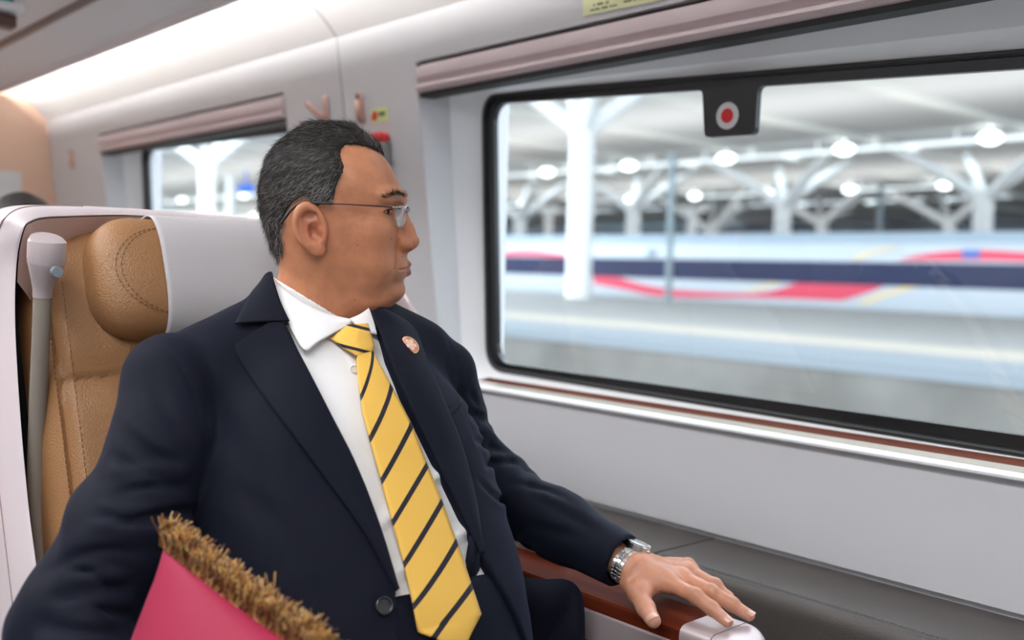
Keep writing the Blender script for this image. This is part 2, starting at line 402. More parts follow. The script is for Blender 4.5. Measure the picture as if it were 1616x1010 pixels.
wallplate('print_line', [(600, 187), (610, 185), (610, 186.2), (600, 188.2)], M['stickg'], .0028, parent=st)
sg = wallplate('window_instruction_sign', [(921, 26), (1046, 0), (1085, -40), (921, -5)], M['sticker'], .002)
tag(sg, 'pale yellow instruction sign with dark print above the blind of the large window', 'sign')
random.seed(3)
for (xa, ya, n_) in ((933, 18, 15), (938, 10, 8), (986, 4.5, 12), (1000, -1, 10)):
    for k in range(n_):
        if random.random() < .82:
            x = xa+k*3.1; y = ya-k*3.1*.205; h = random.uniform(1.6, 3.2)
            wallplate('print_line', [(x, y-h), (x+2.2, y-h-.4), (x+2.2, y-.4), (x, y)], M['ink'], .0028, parent=sg)
a = wp(608, 226, .0); hm = empty('emergency_hammer', a)
mb = MB(); mb.box(a+np.array([.004, -.012, -.035]), (.04, .03, .075)); mb.build('holder', mat('grey_holder', (.25, .25, .25), .5), hm, bevel=.008)
mb = MB(); mb.box(a+np.array([.0, -.018, .010]), (.046, .034, .026)); mb.build('hammer_head', M['red'], hm, bevel=.01, seg=3)
tag(hm, 'red emergency hammer in a grey holder on the pillar behind the man\'s forehead', 'hammer')
# overhead monitor at the top left
c = np.array([-2.6, .50, 1.66]); mo = empty('overhead_monitor', c)
mb = MB(); mb.box((-2.62, .50, 1.745), (.05, .44, .12)); mb.build('housing', M['black'], mo, bevel=.006)
mb = MB(); mb.box((-2.592, .50, 1.765), (.004, .42, .08)); mb.build('screen', M['screen'], mo)['label'] = 'teal screen'
mb = MB(); mb.box((-2.575, .50, 1.712), (.06, .46, .022)); mb.build('lower_bezel', M['white'], mo, bevel=.009, seg=3)
mb = MB(); mb.box((-2.60, .50, 1.683), (.05, .44, .03)); mb.build('base_plate', M['brown'], mo, bevel=.004)
tag(mo, 'overhead monitor with a teal screen and white lower edge under the luggage rack', 'monitor')
# ================================================================== the station outside the windows
EXT = []
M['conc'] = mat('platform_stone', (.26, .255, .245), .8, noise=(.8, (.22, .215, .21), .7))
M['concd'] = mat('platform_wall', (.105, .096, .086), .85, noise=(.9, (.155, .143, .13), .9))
M['tactile'] = mat('tactile_strip', (.36, .315, .265), .8)
M['edge'] = mat('platform_edge', (.165, .185, .205), .7)
M['ballast'] = mat('track_bed', (.20, .19, .18), .9, noise=(2.0, (.15, .145, .14), .8))
M['roof'] = mat('station_roof', (.67, .67, .665), .7)
M['beam'] = mat('roof_beam', (.80, .80, .76), .6)
M['col'] = mat('white_steel', (.74, .75, .75), .5)
M['train'] = mat('train_silver', (.44, .47, .51), .4)
M['trainroof'] = mat('train_roof', (.34, .42, .50), .4)
M['tw'] = mat('train_windows', (.030, .034, .075), .4, spec=.1)
M['tred'] = mat('train_red', (.60, .03, .075), .4)
M['tgold'] = mat('train_gold', (.70, .50, .22), .4)
M['blue'] = mat('blue_plate', (.05, .10, .35), .4)
M['hall'] = mat('hall_dark', (.16, .19, .23), .6, noise=(.12, (.32, .36, .40), .9))
YP0, YP1, YT = 11.5, 28.2, 29.2
X0, X1 = -190, 60
def strip(name, y0, y1, z0, z1, m, x0=X0, x1=X1):
    mb = MB(); mb.box(((x0+x1)/2, (y0+y1)/2, (z0+z1)/2), (x1-x0, y1-y0, z1-z0)); return struct(mb.build(name, m))
strip('ground', 1.7, YP0+.2, -1.75, -1.55, M['ballast'])
strip('floor_platform', YP0+.05, YP1, -1.6, .03, M['conc'])
strip('trim_6', YP0, YP0+1.4, -.12, .045, M['edge'])
strip('trim_7', YP0+2.2, YP0+3.5, .0, .05, M['tactile'])
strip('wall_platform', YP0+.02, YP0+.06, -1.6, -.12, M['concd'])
strip('ground_far', YP1, 150, -1.75, -1.55, M['ballast'])
strip('wall_hall', 148, 149, -1.6, 14, M['hall'], -420, 60)
# facing train
tr = empty('bullet_train', (-60, YT, -1.55))
pr = [(YT+.12, -1.25), (YT, -.9), (YT, 1.5), (YT+.06, 1.8), (YT+.35, 2.12), (YT+.8, 2.36), (YT+1.6, 2.45), (YT+2.4, 2.36), (YT+2.85, 2.12), (YT+3.14, 1.8), (YT+3.2, 1.5), (YT+3.2, -.9), (YT+3.08, -1.25)]
mb = MB(); mb.prism(pr, -190, 40); mb.build('body_shell', M['train'], tr, smooth=True, sharp=40)
mb = MB(); mb.prism([(YT+.14, -1.55), (YT+.14, -1.2), (YT+3, -1.2), (YT+3, -1.55)], -190, 40); mb.build('skirt', M['hall'], tr)
mb = MB(); mb.prism([(YT+.33, 2.115), (YT+.3, 2.15), (YT+.8, 2.40), (YT+1.6, 2.49), (YT+2.4, 2.40), (YT+2.8, 2.14)], -190, 40); mb.build('roof_panel', M['trainroof'], tr)
def decal(name, px, m, off=.012):
    """livery panel: outline on the train side, 8 mm proud"""
    p = [aty(x, y, YT) for x, y in px]
    # the side leans in above 1.2 m
    q = [(a[0], YT-off+(max(0, a[2]-1.5)*.2), a[2]) for a in p]
    t2 = tessellate_polygon([[Vector((a[0], a[2], 0)) for a in q]]); k = len(q)
    mb = MB(); mb.add(q+[(a[0], a[1]+off, a[2]) for a in q], [tuple(t) for t in t2]+[(i, (i+1) % k, k+(i+1) % k, k+i) for i in range(k)])
    return mb.build(name, m, tr)
def zp(pts): return [(780+x/1.933, 340+y/1.933) for x, y in pts]
mb = MB(); mb.box((-75, YT-.008, 1.12), (230, .02, .74)); mb.build('window_band', M['tw'], tr)
for k in range(60):
    x = -110+k*2.1
    if k % 9 in (8,): continue
    mb = MB(); mb.box((x, YT-.022, 1.14), (1.35, .012, .5)); mb.build('window', mat('train_pane', (.03, .035, .075), .4, spec=.1) if 'tp' not in M else M['tp'], tr); M.setdefault('tp', bpy.data.materials['train_pane'])
decal('red_swoosh', [(p[0], p[1]) for p in zp(list(spline([(303, 178), (350, 178), (430, 205), (530, 224), (700, 236), (800, 237), (870, 224), (950, 196)], 24))+[(1090, 203), (1225, 200)]+list(spline([(1225, 200), (1150, 232), (1060, 260)], 8))+list(spline([(1060, 260), (850, 252), (530, 248), (400, 226), (303, 208)], 16)))], M['tred'])
decal('red_swoosh', zp(list(spline([(1235, 134), (1320, 116), (1420, 106), (1520, 106), (1640, 114)], 16))+[(1640, 142), (1520, 138), (1235, 137)]), M['tred'], .03)
decal('red_swoosh', zp([(0, 112), (60, 106), (120, 106), (220, 122), (220, 129), (120, 122), (0, 122)]), M['tred'], .03)
decal('gold_stripe', zp([(735, 228), (790, 222), (850, 205), (880, 190), (895, 190), (865, 208), (800, 228)]), M['tgold'], .016)
decal('gold_stripe', zp([(1085, 133), (1130, 112), (1190, 98), (1240, 96), (1150, 116), (1110, 134)]), M['tgold'], .03)
decal('gold_stripe', zp([(1105, 268), (1180, 238), (1270, 212), (1400, 204), (1280, 222), (1190, 248), (1140, 270)]), M['tgold'], .016)
decal('destination_plate', zp([(1425, 104), (1480, 104), (1480, 132), (1425, 132)]), M['blue'], .04)
decal('destination_plate', zp([(465, 103), (495, 103), (495, 126), (465, 126)]), M['hall'], .03)
tag(tr, 'silver high-speed train with red swooshes standing across the platform', 'train')
# branching steel columns
def ycol(x, y, zb, zj, zr, w, br, label, group=None, name='branching_column'):
    root = empty(name, (x, y, zb))
    mb = MB(); mb.tube([(x, y, zb), (x, y, zj), (x, y, zj+.5)], [w, w*.95, w*.8], 10); mb.build('trunk', M['col'], root, smooth=True, sharp=60)
    for dx, dy in br:
        mb = MB(); mb.tube([(x, y, zj-.1), (x+dx*.5, y+dy*.5, zj+.1+(zr-zj)*.5), (x+dx, y+dy, zr)], [w*.62, w*.55, w*.4], 8); mb.build('branch', M['col'], root, smooth=True, sharp=60)
    return tag(root, label, 'column', group)
B4 = [(-4.2, -3), (4.2, -3), (-4.2, 3), (4.2, 3)]
ZR = 9.2
ycol(-24.0, 25, .03, 5.9, ZR, .46, B4, 'thick white branching column on the platform, seen at the left side of the large window')
ycol(-51.4, 24, .03, 6.2, ZR, .46, [(-5.0, -2.5), (5.0, -2.5), (-2.6, 3), (2.6, 3)], 'white branching column on the platform seen through the far window behind the seat')
p = aty(365, 290, 35); mb = MB(); mb.tube([(p[0], 35, -1.5), (p[0], 35, p[2]+.6)], .38, 10); tag(mb.build('white_post', M['col'], smooth=True, sharp=60), 'plain white post right of the branching column in the far window', 'post')
a = [(821, 342), (1000, 328), (1236, 320), (1553, 307)]
names = ['second row column just left of the thick white column', 'second row column just right of the thick white column', 'second row column below and right of the red dot window mark', 'second row column at the right edge of the large window']
for k, (px, py) in enumerate(a):
    p = aty(px, py, 62); ycol(p[0], 62, -1.5, p[2]-.2, 9.3, .62, [(-5.2, -2.5), (5.2, -2.5), (-3, 4), (3, 4)], 'white branching '+names[k])
for k, (px, py, nm) in enumerate([(1125, 366, 'between the two middle second row columns'), (1298, 352, 'just right of the column under the red dot mark'), (1499, 352, 'just left of the column at the right edge of the window'), (1420, 352, 'behind the gap between the two right-hand columns')][:3]):
    p = aty(px, py, 90); ycol(p[0], 90, -1.5, p[2], 9.4, .66, [(-6, -3), (6, -3), (-3, 4), (3, 4)], 'distant white branching column '+nm)
for k, (px, nm) in enumerate([(866, 'left of the thick white column'), (1092, 'right of the grey pole'), (975, 'between thick column and grey pole')][:2]):
    p = aty(px, 330, 75); mb = MB(); mb.tube([(p[0], 75, -1.5), (p[0], 75, p[2])], .42, 8); mb.tube([(p[0]-1.3, 75, p[2]), (p[0]+1.3, 75, p[2])], .35, 8)
    tag(mb.build('lamp_post', M['col']), 'short white T-shaped post far away, '+nm, 'post')
p = aty(1054.5, 468, 24.5); mb = MB(); mb.tube([(p[0], 24.5, .03), (p[0], 24.5, 4.75)], .105, 10)
tag(mb.build('grey_pole', mat('pole_grey', (.17, .21, .23), .5), smooth=True, sharp=60), 'thin grey pole on the platform right of the thick white column', 'pole')
p = aty(1365, 330, 60); mb = MB(); mb.tube([(p[0], 62, -1.5), (p[0], 62, aty(1365, 294, 62)[2])], .2, 8)
tag(mb.build('grey_pole', mat('pole_grey2', (.18, .22, .25), .5), smooth=True, sharp=60), 'distant thin grey pole between the two right-hand branching columns', 'pole')
# roof with skylights and beams
def slab(name, y0, y1, z, m=None, x0=-420, x1=70):
    mb = MB(); mb.box(((x0+x1)/2, (y0+y1)/2, z+.15), (x1-x0, y1-y0, .3)); return struct(mb.build(name, m or M['roof']))
slab('roof_1', 14, 27.5, 9.6, x0=-27); slab('roof_1', 29, 62, 9.6); slab('roof_2', 64, 108, 9.6); slab('roof_3', 110, 150, 9.6)
for k in range(26):
    x = -175+k*9.0
    mb = MB(); mb.box((x, 81, 9.45), (.55, 126, .35)); o = mb.build('roof_beam', M['beam']); struct(o)
# lamp rails and lamps
LE = emit('station_led', (.85, .95, 1), 1.6); LU = emit('roof_fill', (.9, .96, 1), 26); LB = emit('station_lamp', (.9, .97, 1), 5)
for y, z, x0 in ((60, 8.9, -190), (88, 8.9, -250)):
    k = 0; x = x0
    while x < 20:
        if y < 70 or k % 2:
            mb = MB(); mb.box((x, y-2, z), (7.5, .36, .18)); mb.box((x-2.5, y-2, z+.4), (.06, .06, .75)); mb.box((x+2.5, y-2, z+.4), (.06, .06, .75)); lb_ = mb.build('light_bar', LE); tag(lb_, 'long bright light bar under the station roof, '+('nearer row' if y < 70 else 'far row'), 'light bar', 'station light bars, '+('nearer' if y < 70 else 'far'))
        for j in ((0, 1) if y < 70 else (0,)):
            mb = MB(); c = (x+4.5, y-2.2, z); mb.tube([(c[0], c[1], c[2]+.2), (c[0], c[1], 9.62)], .04, 6)
            mb.tube([(c[0], c[1], c[2]+.3), (c[0], c[1], c[2]), (c[0], c[1], c[2]-.25)], [.5, .66, .3], 12); 
            if j == 0: tag(mb.build('round_lamp', LB), 'round bright lamp hanging under the station roof, '+('nearer row' if y < 70 else 'far row'), 'lamp', 'round station lamps, '+('nearer' if y < 70 else 'far'))
        x += 9.0; k += 1
p = aty(388, 299, 44); mb = MB(); mb.box((p[0], 44, p[2]), (2.6, .3, .8)); mb.box((p[0], 44, (p[2]+9.6)/2+.2), (.12, .12, 9.6-p[2]-.4)); tag(mb.build('blue_sign', emit('blue_sign_light', (.03, .16, .8), 1.6)), 'small glowing blue sign far away in the far window', 'sign')
p = aty(1010, 343, 140); mb = MB(); mb.box((p[0], 147.6, p[2]+.6), (34, .4, 3.2)); tag(mb.build('lit_display', emit('hall_windows', (.30, .55, .66), .9)), 'wide pale blue lit display at the end of the hall between columns', 'display')
# ================================================================== the man's seat
SEAT = empty('train_seat', (-1.3, .68, 0))
tag(SEAT, 'tan leather seat in a rose shell with white headrest cloth, under the man', 'seat')
UB = np.array([-.347, 0, .938]); NB = np.array([.938, 0, .347]); B0 = np.array([-1.366, .68, 1.064])
def sp(a, b, d): return B0+np.array([0, a, 0])+b*UB+d*NB
# shell: rim swept around, section given by outer and inner edge points
rim = []
for (po, pi_) in zip([(40, 1120), (28, 985), (6, 800), (-10, 660), (-17, 540), (-12, 440), (2, 368)], [(76, 1120), (66, 930), (50, 800), (37, 653), (29, 510), (31, 415), (41, 363)]):
    o = aty(*po, .362); i = aty(*pi_, .378); rim.append((o, i))
tl = [((16, 341), (52, 351)), ((45, 327), (75, 345)), ((100, 325), (119, 343)), ((190, 328), (195, 341)), ((266, 333), (266, 344)), ((404, 344), (404, 353))]
for k, (po, pi_) in enumerate(tl):
    x = -1.345-.022*min(k, 4); rim.append((atx(*po, x), atx(*pi_, x+.012)))
o, i = rim[-1]
rim += [(o+np.array([0, .10, -.004]), i+np.array([0, .10, -.004])), (np.array([-1.425, .93, 1.168]), np.array([-1.41, .92, 1.150])), (np.array([-1.395, .985, 1.125]), np.array([-1.385, .965, 1.108]))]
for (po, pi_) in zip([(640, 455), (672, 510), (715, 600), (760, 740)], [(607, 470), (641, 507), (690, 600), (735, 740)]):
    rim.append((aty(*po, 1.0), aty(*pi_, .985)))
O = spline([r[0] for r in rim], 120); I = spline([r[1] for r in rim], 120)
cen = np.array([-1.45, .68, .9])
rings = []
for o, i in zip(O, I):
    outw = (o-i); outw /= np.linalg.norm(outw)
    back = np.array([-1.0, 0, 0]); 
    b1 = o+back*.085+outw*.006; b2 = i+back*.07
    sec = rounded([(0, 0), (1, 0), (1, 1), (0, 1)], [.28, .28, .2, .2], 4)
    ring = []
    for u, v in sec:   # u: inner->outer, v: front->back
        ring.append((i*(1-u)+o*u)*(1-v)+(b2*(1-u)+b1*u)*v)
    rings.append(ring)
mb = MB(); mb.loft(rings); mb.build('shell_rim', M['shell'], SEAT, smooth=True, sharp=60)
# outer skin and inner lining of the shell
LC = np.array([-1.47, .68, .80]); ki = [k for k in range(len(I)) if k > 28 and I[k][1] < .90]
mb = MB(); mb.loft([[I[k]+(LC-I[k])*f_+np.array([dx, 0, 0]) for k in ki] for f_, dx in ((.0, -.006), (.06, -.022), (.14, -.05), (.30, -.09), (.6, -.10))], closed=False, cap=False); mb.build('inner_lining', M['shell_in'], SEAT, smooth=True)['label'] = 'rose brown lining under the top rim'
ob = [o+np.array([-.08, 0, 0]) for o in O]; ib = [i+np.array([-.065, 0, 0]) for i in I]
def inward(p, k, dx): return np.array([p[0]+dx, .68+(p[1]-.68)*k, min(p[2], 1.19)])
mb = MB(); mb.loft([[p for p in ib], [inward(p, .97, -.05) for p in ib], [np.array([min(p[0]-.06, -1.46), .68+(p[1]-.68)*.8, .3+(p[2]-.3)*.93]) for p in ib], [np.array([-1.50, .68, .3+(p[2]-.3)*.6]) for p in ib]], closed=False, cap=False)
mb.build('shell_lining', M['darkgap'], SEAT, smooth=True)['label'] = 'inner side of the shell, coloured near black for its deep shade'  # deep shade of the interior is put into the lining colour
mb = MB(); mb.loft([[p for p in ob], [inward(p, .98, -.06) for p in ob], [np.array([min(p[0]-.12, -1.54), .68+(p[1]-.68)*.85, .2+(p[2]-.2)*.97]) for p in ob], [np.array([-1.56, .68, .2+(p[2]-.2)*.6]) for p in ob]], closed=False, cap=False)
mb.build('shell_back', M['shell'], SEAT, smooth=True)
mb = MB(); mb.tube([o+(o-i)/np.linalg.norm(o-i)*.0006+np.array([-.012, 0, 0]) for o, i in zip(O[:60], I[:60])], .0011, 6); mb.build('shell_groove', mat('groove', (.30, .22, .23), .5), SEAT)
mb = MB(); mb.box((-1.455, .40, .68), (.03, .06, .82)); mb.build('shade_block', M['darkgap'], SEAT)  # black block added to stand for deep shade beside the backrest
mb = MB(); mb.box((-1.19, 1.068, .64), (.30, .014, .15)); mb.build('side_shield', M['shell'], SEAT, bevel=.006)
# backrest: padded leather with seams
HA, BT, BBm = .278, .118, -.72
def outline_b(a):   # top edge rounded at the corners
    t = max(0, abs(a)-(HA-.13))/.13
    return BT-.085*(1-math.sqrt(max(0, 1-t*t)))
na, nb_ = 110, 150
vs = []
for j in range(nb_+1):
    v = j/nb_
    for i in range(na+1):
        a = -HA+2*HA*i/na; top = outline_b(a)
        b = BBm+(top-BBm)*(1-(1-v)**1.35)
        d = .012*math.cos(a/HA*1.3)
        d -= .010*math.exp(-((abs(a)-.255)/.005)**2)
        hb = -.088-.035*(1-((abs(a)-.255)/.255)**2)*(.5)
        if abs(a) < .256: d += .010*(1-math.exp(-((b-hb)/.03)**2))-.006*math.exp(-((b-hb)/.0035)**2)
        if abs(a) > .255: d -= .035*((abs(a)-.255)/.023)**2
        e = max(0, 1-(top-b)/.05); d -= .045*(1-math.sqrt(max(0, 1-e*e)))
        d += .0012*math.sin(a*31+b*17)*math.sin(b*23-a*9)
        vs.append(sp(a, b, d))
W = na+1; fs = [(j*W+i, j*W+i+1, (j+1)*W+i+1, (j+1)*W+i) for j in range(nb_) for i in range(na)]
nf = len(vs)
edge = [i for i in range(W)]+[j*W+na for j in range(1, nb_+1)]+[nb_*W+i for i in range(na-1, -1, -1)]+[j*W for j in range(nb_-1, 0, -1)]
vs += [vs[k]-NB*.05 for k in edge]
ne = len(edge); fs += [(edge[k], nf+k, nf+(k+1) % ne, edge[(k+1) % ne]) for k in range(ne)]
mb = MB(); mb.add(vs, fs); br = mb.build('backrest', M['leather'], SEAT, smooth=True, sharp=70)
def dashes(mb, pts, nrm, w=.0013, ln=.0052, gap=.0026, lift=.0008):
    P = np.array(pts); L = np.r_[0, np.cumsum(np.linalg.norm(np.diff(P, axis=0), axis=1))]; s = 0
    while s+ln < L[-1]:
        a = np.array([np.interp(s, L, P[:, k]) for k in range(3)]); b = np.array([np.interp(s+ln, L, P[:, k]) for k in range(3)])
        n_ = nrm(a) if callable(nrm) else nrm
        t = (b-a)/np.linalg.norm(b-a); sd = np.cross(t, n_)
        mb.add([a-sd*w/2+n_*lift*.2, a+sd*w/2+n_*lift*.2, b+sd*w/2+n_*lift*.2, b-sd*w/2+n_*lift*.2, (a+b)/2+n_*lift*1.6], [(0, 1, 4), (1, 2, 4), (2, 3, 4), (3, 0, 4)]); s += ln+gap
for sgn in (-1, 1):
    for off in (-.009, .0085):
        pts = []
        for k in range(60):
            b = BBm+(.03-BBm)*k/59; a = sgn*(.255+off); j = None
            d = .012*math.cos(a/HA*1.3)-.010*math.exp(-((abs(a)-.255)/.005)**2)
            if abs(a) < .256: d += .010
            else: d -= .035*((abs(a)-.255)/.023)**2
            pts.append(sp(a, b, d+.0006))
        mb = MB(); dashes(mb, pts, NB); mb.build('stitching', M['stitch'], SEAT)
# headrest roll and its cloth
HRC = np.array([-1.345, .68, 1.098]); TH, HH, HY = .046, .085, .218
def hr_ring(y, off=0.0, n=40, kk=1.0):
    e = max(0, (abs(y)-(HY-.06))/.06); e = min(e, 1); sc = math.sqrt(max(0, 1-e**2.2))
    out = []
    for q in range(n):
        a = 2*math.pi*q/n; c, s_ = math.cos(a), math.sin(a)
        u = math.copysign(abs(c)**.8, c)*(TH*(.35+.65*sc)+off); w = math.copysign(abs(s_)**.72, s_)*(HH*(.30+.70*sc)+off)
        out.append(HRC+np.array([0, y, 0])+NB*u+UB*w)
    return out
ys = [-HY*math.cos(math.pi*k/46) for k in range(47)]
mb = MB(); mb.loft([hr_ring(y) for y in ys]); hr = mb.build('headrest', M['leather'], SEAT, smooth=True)
mb = MB()
for kx in (0, .007):
    pts = []
    for q in range(33):   # oval seam on the end of the roll
        a = math.pi*.5+math.pi*q/32
        yy = -HY+.040+kx+.135*(1-abs(math.cos(a)))*0
        ax, az = math.cos(a), math.sin(a)
        y = -.118+kx+(HY-.022-.118)*ax*1.0; w = .062*az
        e = min(max(0, (abs(y)-(HY-.06))/.06), 1); sc = math.sqrt(max(0, 1-e**2.2))
        Hh = HH*(.30+.70*sc); sv = min(.98, abs(w)/Hh)**(1/.72); cu = math.sqrt(1-sv*sv)**.8*TH*(.35+.65*sc)
        pts.append(HRC+np.array([0, y, 0])+NB*(cu+.0012)+UB*w)
    dashes(mb, pts, lambda p: NB)
mb.build('seam_stitching', M['stitch'], hr)
mb = MB(); rows = []
for k in range(40):
    y = -.134+.258*k/39; r = hr_ring(y, .0035, 60)
    seq = [r[q % 60] for q in range(-13, 32)]
    lo = seq[0]; seq = [lo+UB*(-.012)+NB*.0015] + seq
    rows.append(seq)
mb.loft(rows, closed=False, cap=False); cv = mb.build('headrest_cover', M['cover'], SEAT, smooth=True)
cv['label'] = 'white cloth cover wrapped over the headrest'
md = cv.modifiers.new('thick', 'SOLIDIFY'); md.thickness = .002; md.offset = 1
mb = MB(); dashes(mb, [p+NB*.0012 for p in rows[1][6:30]], lambda p: NB, .0012, .003, .003); mb.build('hem_stitching', mat('thread_white', (.72, .70, .70), .7), cv)
# reading lamp
M['lampcap'] = mat('lamp_cap_metal', (.66, .56, .565), .38, metal=.5)
def lp(px, py): return aty(px, py, .398)
rl = empty('reading_lamp', lp(66, 470), SEAT); rl['label'] = 'rose metal reading lamp on a grey gooseneck'
ax = [lp(75, 378), lp(74.5, 381), lp(74, 408), lp(73.5, 410), lp(73, 414), lp(70, 436), lp(67.5, 455), lp(67, 469)]
mb = MB(); mb.tube(ax[:4], [.0205, .0225, .0230, .0222], 28); mb.build('lamp_cap', M['lampcap'], rl, smooth=True, sharp=45)
mb = MB(); mb.tube(ax[3:], [.0222, .0222, .0165, .0122, .0115], 28); hd = mb.build('lamp_head', M['metal'], rl, smooth=True, sharp=45)
s0 = lp(91, 429); nn = (CAM-s0)/np.linalg.norm(CAM-s0); nn = nn+np.array([.35, .55, 0]); nn /= np.linalg.norm(nn)
s0 = lp(81, 429)+nn*.010
mb = MB(); mb.tube([s0, s0+nn*.006], [.0075, .0068], 18); mb.tube([s0+nn*.006, s0+nn*.0064], [.0032, .003], 6); mb.build('screw', mat('lamp_screw', (.30, .33, .36), .4, metal=.7), rl)
hp = spline([lp(67, 467), lp(64.5, 540), lp(60, 640), lp(57, 740), lp(57, 820), lp(62, 900), lp(72, 990)], 240)
mb = MB(); mb.tube(hp, [.0112+.0005*math.sin(k*math.pi) if k % 2 == 0 else .0106 for k in range(240)], 16); mb.build('gooseneck', M['hose'], rl, smooth=True)
# seat cushion and base
mb = MB(); mb.box((-.93, .68, .435), (.58, .50, .11)); mb.build('seat_cushion', M['leather'], SEAT, bevel=.04, seg=4)
mb = MB(); mb.box((-1.02, .68, .20), (.60, .46, .38)); mb.build('seat_base', M['black'], SEAT, bevel=.02)
# armrest between the man and the window
AR = empty('armrest', (-.95, 1.015, .6), SEAT)
AY0, AY1, AZ = .976, 1.058, .680
mb = MB(); mb.prism([(AY0+.0, AZ-.019), (AY0, AZ-.003), (AY0+.003, AZ), (AY1-.003, AZ), (AY1, AZ-.003), (AY1, AZ-.019)], -1.26, -.7455)
mb.build('wood_top', M['wood'], AR)
mb = MB(); mb.prism([(AY0-.0012, AZ-.0205), (AY0-.0012, AZ-.0188), (AY1+.001, AZ-.0188), (AY1+.001, AZ-.0205)], -1.26, -.744); mb.prism([(AY0-.0016, AZ-.062), (AY0-.0016, AZ-.0205), (AY1+.0012, AZ-.0205), (AY1+.0012, AZ-.062)], -1.26, -.744)
mb.build('metal_trim', M['metal'], AR, bevel=.0012)
def cap(x0, x1, z1, g):
    rs = []
    for k in range(15):
        t = k/14; x = x0+(x1-x0)*t
        e = max(0, (t-g)/(1-g)) if g < 1 else 0; sh = 1-math.sqrt(max(0, 1-e*e*.985))
        y0, y1, zt, zb = AY0-.002+.03*sh, AY1+.002-.03*sh, z1-.028*sh, AZ-.066+.012*sh
        rs.append([(x, p[0], p[1]) for p in rounded([(y0, zb), (y1, zb), (y1, zt), (y0, zt)], [.008, .008, .014, .014], 5)])
    return rs
mb = MB(); mb.loft(cap(-.7445, -.699, AZ+.004, 1.0)); mb.build('end_cap', M['metal'], AR, smooth=True, sharp=50)
mb = MB(); mb.loft(cap(-.6980, -.656, AZ+.0035, .0)); mb.build('end_nose', M['metal'], AR, smooth=True, sharp=50)
mb = MB(); mb.box((-1.0, 1.017, .46), (.44, .05, .33)); mb.build('armrest_support', M['black'], AR, bevel=.01)
# the seat behind (only its dark outline shows past the shell)
S2 = empty('train_seat', (-2.6, .68, 0)); tag(S2, 'second seat hidden behind the first, where the dark-haired passenger sits', 'seat')
mb = MB(); mb.box((-2.72, .68, .78), (.10, .52, .74)); mb.build('backrest', M['leather'], S2, bevel=.04, seg=3)
mb = MB(); mb.box((-2.40, .68, .43), (.54, .50, .12)); mb.build('seat_cushion', M['leather'], S2, bevel=.04, seg=3)
mb = MB(); mb.box((-2.45, .68, .185), (.5, .44, .37)); mb.build('seat_base', M['black'], S2, bevel=.02)
# ================================================================== implicit-surface tools
def nrm(v): v = np.array(v, float); return v/np.linalg.norm(v)
def smin(a, b, k):
    h = np.clip(.5+.5*(b-a)/k, 0, 1); return b+(a-b)*h-k*h*(1-h)
def smax(a, b, k): return -smin(-a, -b, k)
def cone(P, a, b, ra, rb):
    """round cone between a and b"""
    a = np.array(a, float); b = np.array(b, float); ba = b-a; L = np.dot(ba, ba)
    t = np.clip(((P-a) @ ba)/L, 0, 1); q = P-a-t[:, None]*ba
    return np.sqrt((q*q).sum(1))-(ra+(rb-ra)*t)
def chain(P, pts, rads, k=.006):
    d = None
    for i in range(len(pts)-1):
        c = cone(P, pts[i], pts[i+1], rads[i], rads[i+1]); d = c if d is None else smin(d, c, k)
    return d
def ell(P, c, r, A=None):
    q = P-np.array(c, float)
    if A is not None: q = q @ np.array(A).T
    r = np.array(r, float); k0 = np.sqrt(((q/r)**2).sum(1)); k1 = np.sqrt(((q/(r*r))**2).sum(1))+1e-9
    return k0*(k0-1)/k1
def poly2(px, py, poly):
    """signed distance to a closed polygon (negative inside)"""
    poly = np.array(poly, float); d = np.full(px.shape, 1e9); s = np.ones(px.shape)
    n = len(poly)
    for i in range(n):
        a = poly[i]; b = poly[i-1]; e = b-a; wx, wy = px-a[0], py-a[1]
        t = np.clip((wx*e[0]+wy*e[1])/(e @ e+1e-12), 0, 1); d = np.minimum(d, (wx-e[0]*t)**2+(wy-e[1]*t)**2)
        c1 = py >= a[1]; c2 = py < b[1]; c3 = e[0]*wy > e[1]*wx
        s = np.where((c1 & c2 & c3) | (~c1 & ~c2 & ~c3), -s, s)
    return s*np.sqrt(d)
def hash3(i, j, k):
    n = (i*374761393+j*668265263+k*2147483647*7) & 0xffffffff
    n = ((n ^ (n >> 13))*1274126177) & 0xffffffff
    return ((n ^ (n >> 16)) & 0xffff)/65535.0
def vnoise(P):
    I = np.floor(P).astype(np.int64); f = P-I; f = f*f*(3-2*f); r = 0
    for dx in (0, 1):
        for dy in (0, 1):
            for dz in (0, 1):
                w = (f[:, 0] if dx else 1-f[:, 0])*(f[:, 1] if dy else 1-f[:, 1])*(f[:, 2] if dz else 1-f[:, 2])
                r = r+w*hash3(I[:, 0]+dx, I[:, 1]+dy, I[:, 2]+dz)
    return r-.5
